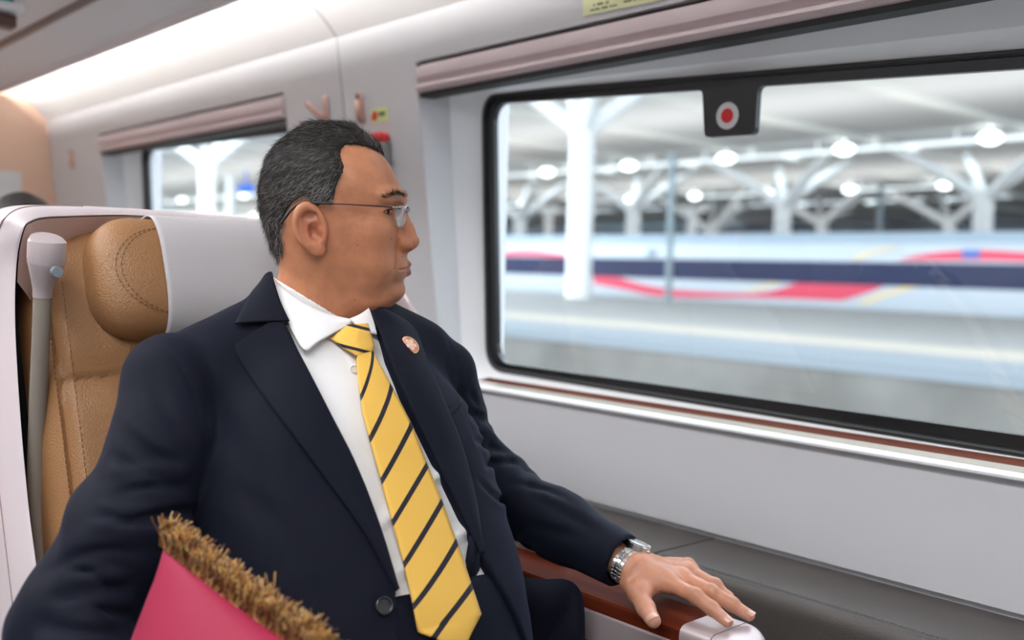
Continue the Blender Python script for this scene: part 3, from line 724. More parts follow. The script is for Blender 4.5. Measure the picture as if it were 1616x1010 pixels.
def nets(fn, lo, hi, h, K=1.6):
    """surface nets over a box; only blocks near the surface are evaluated"""
    lo = np.array(lo, float); B = 8
    n = np.maximum(1, np.ceil((np.array(hi)-lo)/h/B).astype(int)); N = n*B+1
    Fv = np.full(tuple(N), np.nan, dtype=np.float32)
    bi = np.stack(np.meshgrid(*[np.arange(k) for k in n], indexing='ij'), -1).reshape(-1, 3)
    cc = lo+(bi*B+B/2)*h; v = fn(cc); near = np.abs(v) < K*B*h*.87+.004
    for b, val, nr in zip(bi, v, near):
        if not nr: Fv[b[0]*B:b[0]*B+B+1, b[1]*B:b[1]*B+B+1, b[2]*B:b[2]*B+B+1] = np.where(np.isnan(Fv[b[0]*B:b[0]*B+B+1, b[1]*B:b[1]*B+B+1, b[2]*B:b[2]*B+B+1]), 1.0 if val > 0 else -1.0, Fv[b[0]*B:b[0]*B+B+1, b[1]*B:b[1]*B+B+1, b[2]*B:b[2]*B+B+1])
    g = np.stack(np.meshgrid(np.arange(B+1), np.arange(B+1), np.arange(B+1), indexing='ij'), -1).reshape(-1, 3)
    nb = bi[near]; CH = 200
    for s in range(0, len(nb), CH):
        q = nb[s:s+CH]; idx = (q[:, None, :]*B+g[None]).reshape(-1, 3)
        Fv[idx[:, 0], idx[:, 1], idx[:, 2]] = fn(lo+idx*h)
    ins = Fv < 0
    a = ins[:-1, :-1, :-1]; cnt = np.zeros(a.shape, np.int8)
    for dx in (0, 1):
        for dy in (0, 1):
            for dz in (0, 1): cnt += ins[dx:ins.shape[0]-1+dx, dy:ins.shape[1]-1+dy, dz:ins.shape[2]-1+dz]
    mix = np.argwhere((cnt > 0) & (cnt < 8)); ids = np.full(a.shape, -1, np.int32); ids[mix[:, 0], mix[:, 1], mix[:, 2]] = np.arange(len(mix))
    acc = np.zeros((len(mix), 3)); w = np.zeros(len(mix))
    cor = [(x, y, z) for x in (0, 1) for y in (0, 1) for z in (0, 1)]
    for p in cor:
        for ax in range(3):
            if p[ax]: continue
            q = list(p); q[ax] = 1
            f0 = Fv[mix[:, 0]+p[0], mix[:, 1]+p[1], mix[:, 2]+p[2]]; f1 = Fv[mix[:, 0]+q[0], mix[:, 1]+q[1], mix[:, 2]+q[2]]
            c = (f0 < 0) != (f1 < 0); t = np.where(c, f0/(f0-f1+1e-20), 0)
            pt = np.tile(np.array(p, float), (len(mix), 1)); pt[:, ax] += t
            acc += np.where(c[:, None], pt, 0); w += c
    verts = lo+(mix+acc/w[:, None])*h
    faces = []
    for ax in range(3):
        o1, o2 = [(1, 2), (2, 0), (0, 1)][ax]
        sl = [slice(None)]*3; s2 = [slice(None)]*3; sl[ax] = slice(0, -1); s2[ax] = slice(1, None)
        e = np.argwhere(ins[tuple(sl)] != ins[tuple(s2)])
        e = e[(e[:, o1] > 0) & (e[:, o2] > 0) & (e[:, o1] < ids.shape[o1]) & (e[:, o2] < ids.shape[o2])]
        if not len(e): continue
        flip = ins[e[:, 0], e[:, 1], e[:, 2]]
        def idat(d1, d2):
            c = e.copy(); c[:, o1] += d1; c[:, o2] += d2; return ids[c[:, 0], c[:, 1], c[:, 2]]
        q = np.stack([idat(-1, -1), idat(0, -1), idat(0, 0), idat(-1, 0)], 1)
        q[~flip] = q[~flip][:, ::-1]; faces.append(q[(q >= 0).all(1)])
    return verts, np.vstack(faces)
def smesh(name, vf, m, parent=None, relax=0):
    v, f = vf
    o = mesh(name, v, f.tolist(), m, parent, True)
    if relax:
        md = o.modifiers.new('relax', 'SMOOTH'); md.iterations = relax; md.factor = .5
    return o
def bvh_of(vf): return BVHTree.FromPolygons([V(p) for p in vf[0]], [tuple(int(i) for i in q) for q in vf[1]])
def cast(bvh, px, py, lift=0.0):
    """first point of a surface seen along one line of sight, lifted off along its normal"""
    d = V(ray(px, py)).normalized(); hit = bvh.ray_cast(V(CAM), d)
    if hit[0] is None: return None, None
    n_ = hit[1]
    if n_.dot(d) > 0: n_ = -n_
    return np.array(hit[0]+n_*lift), np.array(n_)
# ================================================================== the man: head
HD = 1.30
H0 = atd(380+430/2.97, 170+450/2.97, HD)          # centre of the head (midline, at the ear)
vdir = nrm(H0-CAM); imup = CR @ np.array([0, -1.0, 0]); ht = nrm(imup-vdir*np.dot(imup, vdir)); hr0 = np.cross(vdir, ht)
if np.dot(hr0, CR @ np.array([1.0, 0, 0])) < 0: hr0 = -hr0
YAWH = math.radians(9)
hs = math.cos(YAWH)*hr0-math.sin(YAWH)*vdir       # face forward, turned a little to the viewer
hl = np.cross(ht, hs)                             # his left
if np.dot(hl, vdir) < 0: hl = -hl
HB = np.array([hs, ht, hl]); ZK = 3541.0
def hxy(zx, zy): return ((zx-430)/ZK/math.cos(YAWH), (450-zy)/ZK)
def h2w(p): return H0+np.asarray(p, float) @ HB
def w2h(P): return (P-H0) @ HB.T
def interp(t, ts, vs): return np.interp(t, ts, vs)
# front profile without nose and lips, back of the skull, half width: by height t (m)
_ft = [(-.150, .030), (-.136, .055), (-.129, .078), (-.121, .0865), (-.113, .0905), (-.105, .0895), (-.098, .0895), (-.088, .0930), (-.078, .0945), (-.066, .0915), (-.05, .0895), (-.03, .0875), (-.012, .0865), (-.003, .0895), (.008, .0925), (.02, .0895), (.035, .0840), (.05, .0765), (.063, .0675), (.075, .056), (.085, .043), (.093, .032), (.10, .022)]
_bt = [(-.150, -.03), (-.12, -.030), (-.095, -.042), (-.08, -.060), (-.06, -.071), (-.04, -.079), (-.02, -.0845), (0, -.0875), (.02, -.0870), (.04, -.082), (.06, -.073), (.075, -.060), (.087, -.046), (.094, -.036), (.10, -.028)]
_wt = [(-.150, .030), (-.136, .036), (-.122, .044), (-.105, .0515), (-.085, .0585), (-.065, .0635), (-.045, .0675), (-.02, .0700), (0, .0720), (.02, .0745), (.04, .0735), (.055, .0675), (.07, .058), (.082, .046), (.092, .034), (.10, .022)]
_tt = np.linspace(-.16, .1, 131)
def _tab(tab): 
    t, v = zip(*tab); y = np.interp(_tt, t, v); y = np.convolve(np.pad(y, 3, mode='edge'), [.1, .15, .15, .2, .15, .15, .1], 'valid'); return y
TF, TB, TW = _tab(_ft), _tab(_bt), _tab(_wt)
def skull(Q):
    t = Q[:, 1]; f = np.interp(t, _tt, TF); b = np.interp(t, _tt, TB); w = np.interp(t, _tt, TW)
    x = Q[:, 0]; l = np.abs(Q[:, 2]); fwd = np.where(x > 0, 1, 0)
    rs = np.where(x > 0, np.maximum(f, .004), np.maximum(-b, .004))
    e = np.where(x > 0, 2.35, 2.1)
    k = ((np.abs(x)/rs)**e+(l/np.maximum(w, .003))**e)**(1/e)
    d = (k-1)*np.minimum(rs, w)*.95
    cap_ = np.maximum(t-.0945, -.155-t)
    return smax(d, cap_, .016)
def skin_sdf(P):
    Q = w2h(P); Q = Q.copy(); L = np.abs(Q[:, 2]); A = np.stack([Q[:, 0], Q[:, 1], L], 1)
    d = skull(Q)
    # neck
    d = smin(d, cone(A, (-.012, -.045, 0), (-.022, -.145, 0), .052, .0545), .022)
    d = smin(d, cone(A, (-.022, -.145, 0), (-.036, -.235, 0), .0545, .066), .02)
    d = smin(d, ell(A, (.035, -.128, 0), (.045, .022, .04)), .02)       # under the chin
    # cheeks, jaw
    d = smin(d, ell(A, (.056, -.035, .040), (.026, .022, .022)), .016)
    d = smin(d, ell(A, (.052, -.075, .036), (.026, .03, .018)), .02)
    d = smin(d, ell(A, (.0805, -.112, 0), (.0145, .0125, .018)), .012)
    # brow
    d = smin(d, cone(A, (.0875, .008, .010), (.073, .011, .048), .009, .007), .012)
    # eye socket
    d = smax(d, -ell(A, (.092, -.0085, .033), (.013, .0095, .018)), .010)
    d = smax(d, -ell(A, (.0665, -.0078, .0325), (.0118, .0100, .0125)), .002)
    # lids
    lids = ell(A, (.0645, -.0072, .0340), (.0155, .0125, .0178))
    slit = ell(A, (.0785, -.0086, .0358), (.0125, .0047, .0158))
    lids = smax(lids, -slit, .0016)
    d = smin(d, lids, .004)
    # nose
    n_ = cone(A, (.0905, -.006, 0), (.1010, -.033, 0), .0062, .0068)
    n_ = smin(n_, cone(A, (.1005, -.033, 0), (.1038, -.0472, 0), .0072, .0114), .006)
    n_ = smin(n_, ell(A, (.0945, -.0510, .0135), (.0130, .0098, .0080)), .004)
    n_ = smin(n_, cone(A, (.0925, -.03, 0), (.0905, -.0545, 0), .010, .013), .008)
    d = smin(d, n_, .0065)
    d = smax(d, -ell(A, (.1010, -.0610, .0080), (.0066, .0052, .0046)), .0015)
    crease = cone(A, (.0895, -.0455, .0195), (.0890, -.0560, .0215), .0012, .0012); d = smax(d, -crease, .004)
    fold = cone(A, (.0890, -.058, .0225), (.0850, -.082, .0310), .0012, .001); d = smax(d, -fold, .007)
    # lips
    mound = ell(A, (.0850, -.0825, 0), (.0150, .021, .026)); d = smin(d, mound, .010)
    up = cone(A, (.1000, -.0775, 0), (.0885, -.0826, .0225), .0052, .0026)
    lo = cone(A, (.0985, -.0890, 0), (.0880, -.0842, .0225), .0062, .0026)
    d = smin(d, up, .003); d = smin(d, lo, .003)
    cut = cone(A, (.1070, -.0834, 0), (.0905, -.0838, .0265), .0012, .0012); d = smax(d, -cut, .0022)
    d = smax(d, -ell(A, (.1025, -.0695, 0), (.0035, .006, .0022)), .004)    # philtrum
    d = smax(d, -ell(A, (.1025, -.1005, 0), (.006, .0028, .016)), .007)     # below the lip
    # ear
    EC = np.array([-.0165, -.0330, .0735]); c_, s_ = math.cos(.24), math.sin(.24)
    E = A-EC
    ca, sa = math.cos(.34), math.sin(.34)                                   # flares away from the head at the back
    ex = E[:, 0]*ca-E[:, 2]*sa*-1*-1; ex = E[:, 0]*ca-E[:, 2]*sa; ez = E[:, 0]*sa+E[:, 2]*ca
    px = ex*c_+E[:, 1]*s_; py = -ex*s_+E[:, 1]*c_
    EQ = np.stack([px, py, ez], 1)
    taper = 1-.30*np.clip(-py/.034, 0, 1)
    rr = np.sqrt((px/(.0200*taper))**2+(py/.0325)**2)
    ear = np.maximum((rr-1)*.018, np.abs(ez-.001)-.0042)
    rim = np.sqrt(((rr-.90)*.0195)**2+(ez-.0062)**2)-.0036
    rim = np.where(py < -.018, rim+.004*np.clip((-.018-py)/.008, 0, 1), rim)
    ear = smin(ear, rim, .004)
    anti = np.sqrt(((np.sqrt(((px+.0005)/.0125)**2+((py+.001)/.0215)**2)-.92)*.0125)**2+(ez-.0045)**2)-.0025
    anti = np.where(px > .004, anti+.006, anti)
    ear = smin(ear, anti, .003)
    ear = smax(ear, -ell(EQ, (.0050, -.0030, .0070), (.0090, .0125, .0110)), .002)
    ear = smax(ear, -ell(EQ, (.002, .0160, .0062), (.0105, .0070, .0052)), .002)
    ear = smin(ear, ell(EQ, (.0055, -.0265, .0015), (.0085, .0085, .0052)), .004)
    ear = smin(ear, ell(EQ, (.0145, -.0040, .0010), (.0048, .0065, .0055)), .004)
    ear = smin(ear, ell(EQ, (.0100, .0130, -.001), (.010, .012, .004)), .005)
    d = smin(d, ear, .0035)
    d = smax(d, -(np.sqrt(((rr-1.22)*.02)**2+(ez+.004)**2)-.002)*1.0, .004) if False else d
    # a few pores and unevenness
    d = d+.0004*vnoise(P*260)
    return d
# ================================================================== the man: body frame, clothes volumes
TN = np.array([-1.125, .680, 1.050])               # base of the neck
TW_ = nrm([-.287, .0, .958])                        # along the spine, upwards
TV = nrm([.958, -.02, .287]); TV = nrm(TV-TW_*np.dot(TV, TW_)); TU = np.cross(TW_, TV)
if TU[1] < 0: TU = -TU
TBm = np.array([TU, TV, TW_])
def w2t(P): return (P-TN) @ TBm.T
def t2w(p): return TN+np.asarray(p, float) @ TBm
_w = [.06, .02, -.03, -.08, -.14, -.20, -.30, -.40, -.50, -.60]
_bf = [.035, .045, .070, .094, .115, .128, .150, .168, .160, .130]
_bb = [.05, .06, .085, .10, .105, .11, .11, .105, .11, .12]
_a = [.05, .06, .09, .14, .178, .192, .200, .202, .200, .198]
wt = np.linspace(-.62, .08, 71)
def _sm(v): y = np.interp(wt, _w[::-1], v[::-1]); return np.convolve(np.pad(y, 3, mode='edge'), np.ones(7)/7, 'valid')
WF, WBk, WA = _sm(_bf), _sm(_bb), _sm(_a)
SR, MR, MR2, ER, WR = atd(270, 600, 1.155), atd(258, 700, 1.12), atd(196, 845, 1.07), atd(112, 992, 1.035), np.array([-.80, .30, .58])   # right arm
SL, ML, EL = atd(697, 590, 1.40), atd(716, 690, 1.45), atd(792, 782, 1.47)
WL = atz(983, 886, .7345)
def torso(P, off=0.0):
    T = w2t(P); u, v, w = T[:, 0], T[:, 1], T[:, 2]
    f = np.interp(w, wt, WF)+off; b = np.interp(w, wt, WBk)+off; a = np.interp(w, wt, WA)+off
    rv = np.where(v > 0, f, b); k = ((np.abs(v)/rv)**2.3+(np.abs(u)/a)**2.5)**(1/2.4)
    d = (k-1)*np.minimum(rv, a)*.9
    d = smax(d, np.maximum(w-.05, -.6-w), .02)
    S = np.stack([np.abs(u), v, w], 1)
    d = smin(d, cone(S, (.035, -.01, -.012), (.150, -.012, -.058), .050+off, .050+off), .035)
    return d
def torso_hi(P, off): return torso(P, off)
def wrinkle(P, a, b, amp, freq, k0, k1, ph=0.0):
    """creases across a sleeve between two joints, strongest from k0 to k1"""
    ax = b-a; L = np.linalg.norm(ax); ax = ax/L; t = (P-a) @ ax/L
    win = np.clip((t-k0)/.2, 0, 1)*np.clip((k1-t)/.2, 0, 1)
    q = P-a-((P-a) @ ax)[:, None]*ax
    s_ = nrm(np.cross(ax, [0.3, .2, 1])); s2 = np.cross(ax, s_)
    ang = np.arctan2(q @ s2, q @ s_)
    n_ = vnoise(np.stack([t*freq+.5*np.sin(ang*1.0+ph)+np.cos(ang*2+ph)*.5, ang*.75+ph, t*2+ph], 1))
    return amp*win*np.abs(n_*2)**1.0
def arms(P, off=0.0):
    r = chain(P, [SR, MR, MR2, ER, WR*.6+ER*.4, WR], [.054+off, .053+off, .056+off, .056+off, .052+off, .044+off], .02)
    l = chain(P, [SL, ML, EL, WL*.55+EL*.45, WL], [.048+off, .047+off, .046+off, .042+off, .0355+off], .02)
    return r, l
def fold_path(d, P, pts, wd, amp):
    R3 = wd*4; lo, hi = pts.min(0)-R3, pts.max(0)+R3; m = ((P > lo) & (P < hi)).all(1)
    if not m.any(): return d
    Q = P[m]; L = np.r_[0, np.cumsum(np.linalg.norm(np.diff(pts, axis=0), axis=1))]; best = np.full(len(Q), 1e9); tb = np.zeros(len(Q))
    for i in range(len(pts)-1):
        ba = pts[i+1]-pts[i]; t = np.clip(((Q-pts[i]) @ ba)/(ba @ ba+1e-12), 0, 1); e = Q-pts[i]-t[:, None]*ba; r2 = (e*e).sum(1); c = r2 < best
        best = np.where(c, r2, best); tb = np.where(c, (L[i]+t*(L[i+1]-L[i]))/L[-1], tb)
    w = np.sin(np.pi*np.clip(tb*.92+.04, 0, 1))**.7; d = d.copy(); d[m] += amp*w*(np.exp(-best/wd**2)-.55*np.exp(-best/(2.4*wd)**2)); return d
def fold_line(P, a, b, wd, amp):
    a = np.array(a); b = np.array(b); ba = b-a; t = np.clip(((P-a) @ ba)/(ba @ ba), 0, 1); q = P-a-t[:, None]*ba
    return amp*np.exp(-(q*q).sum(1)/(wd*wd))*np.sin(np.pi*np.clip(t*.9+.05, 0, 1))
V_LEFT = [(402, 425), (427, 470), (450, 518), (472, 564), (515, 652), (560, 742), (600, 850), (623, 930), (627, 1040), (628, 1160)]
V_RIGHT = [(592, 474), (598, 525), (612, 572), (640, 636), (690, 742), (725, 815), (752, 875), (786, 930), (830, 1030), (860, 1160)]
JO = .012                                           # jacket stands this far off the shirt
def jacket_closed(P):
    d = torso(P, JO)
    d = d+.0035*vnoise(P*np.array([9, 9, 16]))+.0016*vnoise(P*30+3)
    r, l = arms(P, .004)
    r = r-wrinkle(P, SR, ER, .007, 6.5, .30, 1.15, .4)-wrinkle(P, ER, WR, .010, 8, -.15, .8, 2.2)+.002
    l = l-wrinkle(P, SL, EL, .006, 7, .15, 1.15, 1.3)-wrinkle(P, EL, WL, .005, 8, -.15, .6, 4.2)+.002
    l = l+.0022*np.exp(-((((P-WL) @ nrm(WL-EL))+.0)/.004)**2)*0
    d = smin(d, r, .008); d = smin(d, l, .008)
    for pts, wd, am in FOLDS: d = fold_path(d, P, pts, wd, am)
    return d
def plain(P):
    r, l = arms(P, .004); return np.minimum(torso(P, JO), np.minimum(r, l))
_vp = nets(plain, (-1.40, .17, .45), (-.70, 1.10, 1.13), .012); _bp = bvh_of(_vp)
FOLDS = []
for (q0, q1, wd, am) in [
    ((176, 716), (262, 752), .006, .005), ((186, 778), (296, 768), .006, .006), ((150, 812), (262, 832), .0055, .005), ((172, 842), (306, 806), .006, .006), ((112, 902), (186, 932), .006, .006), ((84, 944), (206, 972), .006, .005), ((104, 884), (236, 876), .006, .004), ((60, 985), (180, 1000), .007, .005),
    ((240, 590), (306, 700), .010, .003), ((180, 745), (300, 742), .007, -.005), ((160, 795), (290, 790), .006, -.004), ((150, 826), (290, 838), .007, -.005), ((104, 916), (206, 906), .008, -.005), ((72, 962), (206, 948), .008, -.005), ((200, 660), (300, 725), .008, -.003),
    ((742, 618), (780, 672), .006, .005), ((738, 650), (806, 702), .006, .006), ((750, 696), (836, 722), .006, .007), ((765, 736), (860, 740), .006, .006), ((800, 765), (905, 800), .008, .004), ((756, 760), (800, 800), .006, .005), ((850, 790), (945, 840), .010, .004),
    ((745, 636), (796, 688), .006, -.004), ((746, 674), (824, 714), .006, -.005), ((764, 718), (850, 732), .006, -.005), ((830, 830), (930, 850), .010, .003),
    ((335, 640), (420, 800), .02, .0022), ((360, 770), (470, 880), .016, .002), ((430, 800), (432, 930), .006, .0014)]:
    q0, q1 = np.array(q0, float), np.array(q1, float); bow = np.array([q1[1]-q0[1], q0[0]-q1[0]])*random.uniform(-.10, .10)
    q = [cast(_bp, *(q0*(1-t)+q1*t+bow*math.sin(math.pi*t)))[0] for t in np.linspace(0, 1, 8)]; q = [p for p in q if p is not None]
    if len(q) > 2: FOLDS.append((np.array(q), wd, am*1.7))
for pts in ([(248, 543), (275, 562), (300, 600), (315, 650), (324, 710), (330, 780)], [(700, 527), (716, 560), (724, 600), (730, 650)]):
    q = [cast(_bp, *p)[0] for p in pts]; q = [p for p in q if p is not None]
    FOLDS.append((np.array(q), .0035, .0040))
SHIRT_V = None
def w_at(P): return w2t(P)[:, 2]
def jacket_sdf(P):
    d = jacket_closed(P)
    T = w2t(P); v2 = poly2(T[:, 0], T[:, 2], VPOLY)     # opening, seen square on to the chest
    hole = np.maximum(v2, -(T[:, 1]-.012))
    d = smax(d, -hole, .004)
    # sleeve ends: open cuffs
    axl = nrm(WL-EL); tl = (P-WL) @ axl; d = np.maximum(d, np.where(np.abs((P-WL)).sum(1) < .25, tl-.0, -1))
    axr = nrm(WR-ER); tr_ = (P-WR) @ axr; d = np.maximum(d, np.where(np.abs((P-WR)).sum(1) < .25, tr_, -1))
    ll = cone(P, WL-axl*.05, WL+axl*.05, (.0310), .0310); d = np.maximum(d, -ll)
    rl_ = cone(P, WR-axr*.05, WR+axr*.05, .041, .041); d = np.maximum(d, -rl_)
    d = np.maximum(d, -(T[:, 2]+.545))                  # hem
    # neck opening
    kn = np.minimum(cone(P, h2w((-.012, -.045, 0)), h2w((-.022, -.145, 0)), .073, .0755), cone(P, h2w((-.022, -.145, 0)), h2w((-.036, -.235, 0)), .0755, .082)); d = smax(d, -kn, .003)
    nk = cone(P, t2w((0, .005, -.03)), t2w((0, .02, .15)), .056, .088); d = smax(d, -nk, .004)
    return d
def shirt_sdf(P):
    d = torso(P, 0)
    T = w2t(P)
    # soft vertical and slanted creases
    win = np.exp(-((T[:, 0]-.02)/.085)**4)
    d = d-win*.0055*np.abs(vnoise(np.stack([T[:, 0]*16+T[:, 2]*5, T[:, 2]*7, T[:, 1]*3], 1)))*2+.002
    d = d-win*.0065*np.exp(-((T[:, 2]+.315-.25*T[:, 0])/.009)**2)-win*.006*np.exp(-((T[:, 2]+.25-.45*T[:, 0])/.008)**2)-win*.006*np.exp(-((T[:, 2]+.365+.1*T[:, 0])/.012)**2)
    pl = np.abs(T[:, 0]+.001)-.0165; d = d-.0012*np.clip(-pl/.0015, 0, 1)*(T[:, 1] > 0)
    d = np.maximum(d, -(T[:, 2]+.44)); 
    nk = cone(P, t2w((0, .0, -.05)), t2w((0, .02, .15)), .058, .058); d = np.maximum(d, -nk)
    d = np.maximum(d, T[:, 2]+.014)
    return d
HIPL, HIPR = np.array([-.93, .765, .545]), np.array([-.93, .585, .545]); KL, KR = np.array([-.46, .80, .565]), np.array([-.46, .52, .57])
def trousers_sdf(P):
    T = w2t(P)
    d = torso(P, .005); d = np.maximum(d, T[:, 2]+.352)
    d = smin(d, cone(P, HIPL, KL, .100, .070), .04); d = smin(d, cone(P, HIPR, KR, .100, .070), .04)
    for k, an in ((KL, np.array([-.40, .82, .13])), (KR, np.array([-.40, .50, .13]))): d = smin(d, cone(P, k, an, .068, .052), .03)
    d = d-.006*np.abs(vnoise(np.stack([P[:, 0]*9+P[:, 2]*6, P[:, 1]*30, P[:, 2]*10], 1)))
    d = np.maximum(d, -(P[:, 2]-.11))
    return d
# where the opening's outline lies on the chest
vf_t = nets(lambda P: torso(P, JO*.6), TN+np.array([-.35, -.33, -.68]), TN+np.array([.42, .33, .09]), .012)
bv_t = bvh_of(vf_t)
def onchest(px, py):
    p, n_ = cast(bv_t, px, py); 
    if p is None: p = aty(px, py, .68)
    return w2t(p[None])[0]
VPOLY = [tuple(onchest(*p)[[0, 2]]) for p in V_LEFT]+[tuple(onchest(*p)[[0, 2]]) for p in V_RIGHT[::-1]]
VPOLY = [(VPOLY[0][0]+.02, .10)]+VPOLY+[(VPOLY[-1][0]-.02, .10)]
# ================================================================== the man: hand on the armrest
def P3(px, py, z): return atz(px, py, z)
_wr = WL+nrm(WL-EL)*.022
HJ = dict(
    wr=_wr, palm=P3(1022, 922, .716),
    i=[P3(1058, 921, .7195), P3(1098, 941, .7175), P3(1124, 961, .706), P3(1148, 981, .6955)],
    m=[P3(1078, 913, .7215), P3(1124, 935, .7180), P3(1155, 954, .7065), P3(1182, 971, .6955)],
    r=[P3(1086, 902, .7160), P3(1128, 924, .7080), P3(1148, 944, .6940), P3(1160, 958, .6800)],
    l=[P3(1086, 893, .7060), P3(1112, 909, .6950), P3(1124, 925, .6800), P3(1130, 938, .6680)],
    t=[P3(996, 922, .714), P3(1008, 938, .7075), P3(1019, 960, .700), P3(1031, 980, .6925)])
def hand_sdf(P):
    w = HJ['wr']; ax = nrm(WL-EL)
    lat = nrm(np.cross(ax, [0, 0, 1.0]));
    d = None
    # forearm end and wrist: flattened
    q = P-w; al = q @ ax; lt = q @ lat; vt = q @ np.cross(lat, ax)
    fore = np.sqrt((lt/.0275)**2+(vt/.0205)**2); fore = (fore-1)*.0205
    d = np.maximum(fore, np.maximum(al-.006, -al-.09))
    for key, r0, r1 in (('i', .0120, .0108), ('m', .0120, .0108), ('r', .0112, .0102), ('l', .0104, .0092)):
        J = HJ[key]; c = cone(P, w+ax*.0+lat*(.010 if key in 'im' else -.008)*(1 if key in 'ir' else .2), J[0], .0165, r0+.0012)
        d = smin(d, c, .014)
    d = smin(d, cone(P, w+ax*.01, HJ['t'][1]+np.array([0, 0, .002]), .0150, .0135), .012)
    d = smin(d, cone(P, HJ['t'][1]+np.array([.004, .006, .002]), HJ['i'][0]-np.array([.022, 0, .006]), .0095, .0085), .014)   # web of the thumb
    f = None
    for key, rr in (('i', (.0108, .0099, .0089, .0073)), ('m', (.0110, .0100, .0090, .0074)), ('r', (.0102, .0094, .0083, .0068)), ('l', (.0090, .0080, .0072, .0060)), ('t', (.0138, .0122, .0116, .0094))):
        J = HJ[key]; c = chain(P, J, rr, .0025)
        # knuckles stand up a little
        for k in (1, 2):
            c = smin(c, ell(P, J[k]+np.array([0, 0, .0012]), (rr[k]*1.02,)*3), .004)
        f = c if f is None else smin(f, c, .0022)
    d = smin(d, f, .0075)
    for key in 'imr':
        d = smin(d, ell(P, HJ[key][0]+np.array([0, 0, .0035]), (.0085,)*3), .008)
    # tendons and skin creases
    for key in 'imr':
        a = w*.45+HJ[key][0]*.55; d = d-.0007*np.exp(-(cone(P, a+np.array([0, 0, .014]), HJ[key][0]+np.array([0, 0, .012]), 0, 0)/.004)**2)
    for key in 'imrlt':
        J = HJ[key]
        for k in (1, 2):
            t_ = nrm(J[k+1]-J[k-1]); s_ = (P-J[k]) @ t_; near = np.exp(-(np.linalg.norm(P-J[k], axis=1)/.013)**4)
            for o in (-.0028, 0, .0028): d = d+.00035*near*np.exp(-((s_-o)/.0007)**2)
    d = d+.0005*vnoise(P*150)
    return d
HLO = np.array([HJ['wr'][0]-.055, .90, .64]); HHI = np.array([-.655, 1.12, .775])
def hand_cut(P):
    return hand_sdf(P)
# ------------------------------------------------------------------ skin mesh
NCUT = H0[2]-.205
vh = nets(skin_sdf, np.array([H0[0]-.16, H0[1]-.16, NCUT]), H0+np.array([.16, .16, .125]), .0014)
bvh_skin = bvh_of(vh)
vd = nets(hand_cut, HLO, HHI, .0013)
def skin_mat():
    m = mat('skin', (.5, .3, .2), .43, spec=.45, sss=.12)
    N, L = nodes(m); b = N['Principled BSDF']
    at = N.new('ShaderNodeAttribute'); at.attribute_name = 'tone'
    tc = N.new('ShaderNodeTexCoord'); t = N.new('ShaderNodeTexNoise'); t.inputs['Scale'].default_value = 55; t.inputs['Detail'].default_value = 5
    L.new(tc.outputs['Object'], t.inputs['Vector'])
    mr = N.new('ShaderNodeMapRange'); mr.inputs[1].default_value = .3; mr.inputs[2].default_value = .7; mr.inputs[3].default_value = .88; mr.inputs[4].default_value = 1.1; L.new(t.outputs[0], mr.inputs[0])
    mx = N.new('ShaderNodeMix'); mx.data_type = 'RGBA'; mx.blend_type = 'MULTIPLY'; mx.inputs[0].default_value = 1
    L.new(at.outputs['Color'], mx.inputs[6]); L.new(mr.outputs[0], mx.inputs[7]); L.new(mx.outputs[2], b.inputs['Base Color'])
    t2 = N.new('ShaderNodeTexNoise'); t2.inputs['Scale'].default_value = 900; t2.inputs['Detail'].default_value = 2; L.new(tc.outputs['Object'], t2.inputs['Vector'])
    bp = N.new('ShaderNodeBump'); bp.inputs['Strength'].default_value = .25; bp.inputs['Distance'].default_value = .0006; L.new(t2.outputs[0], bp.inputs['Height']); L.new(bp.outputs[0], b.inputs['Normal'])
    return m
M['skin'] = skin_mat()
def blend(c, k, col): return c*(1-k[:, None])+np.array(col)[None]*k[:, None]
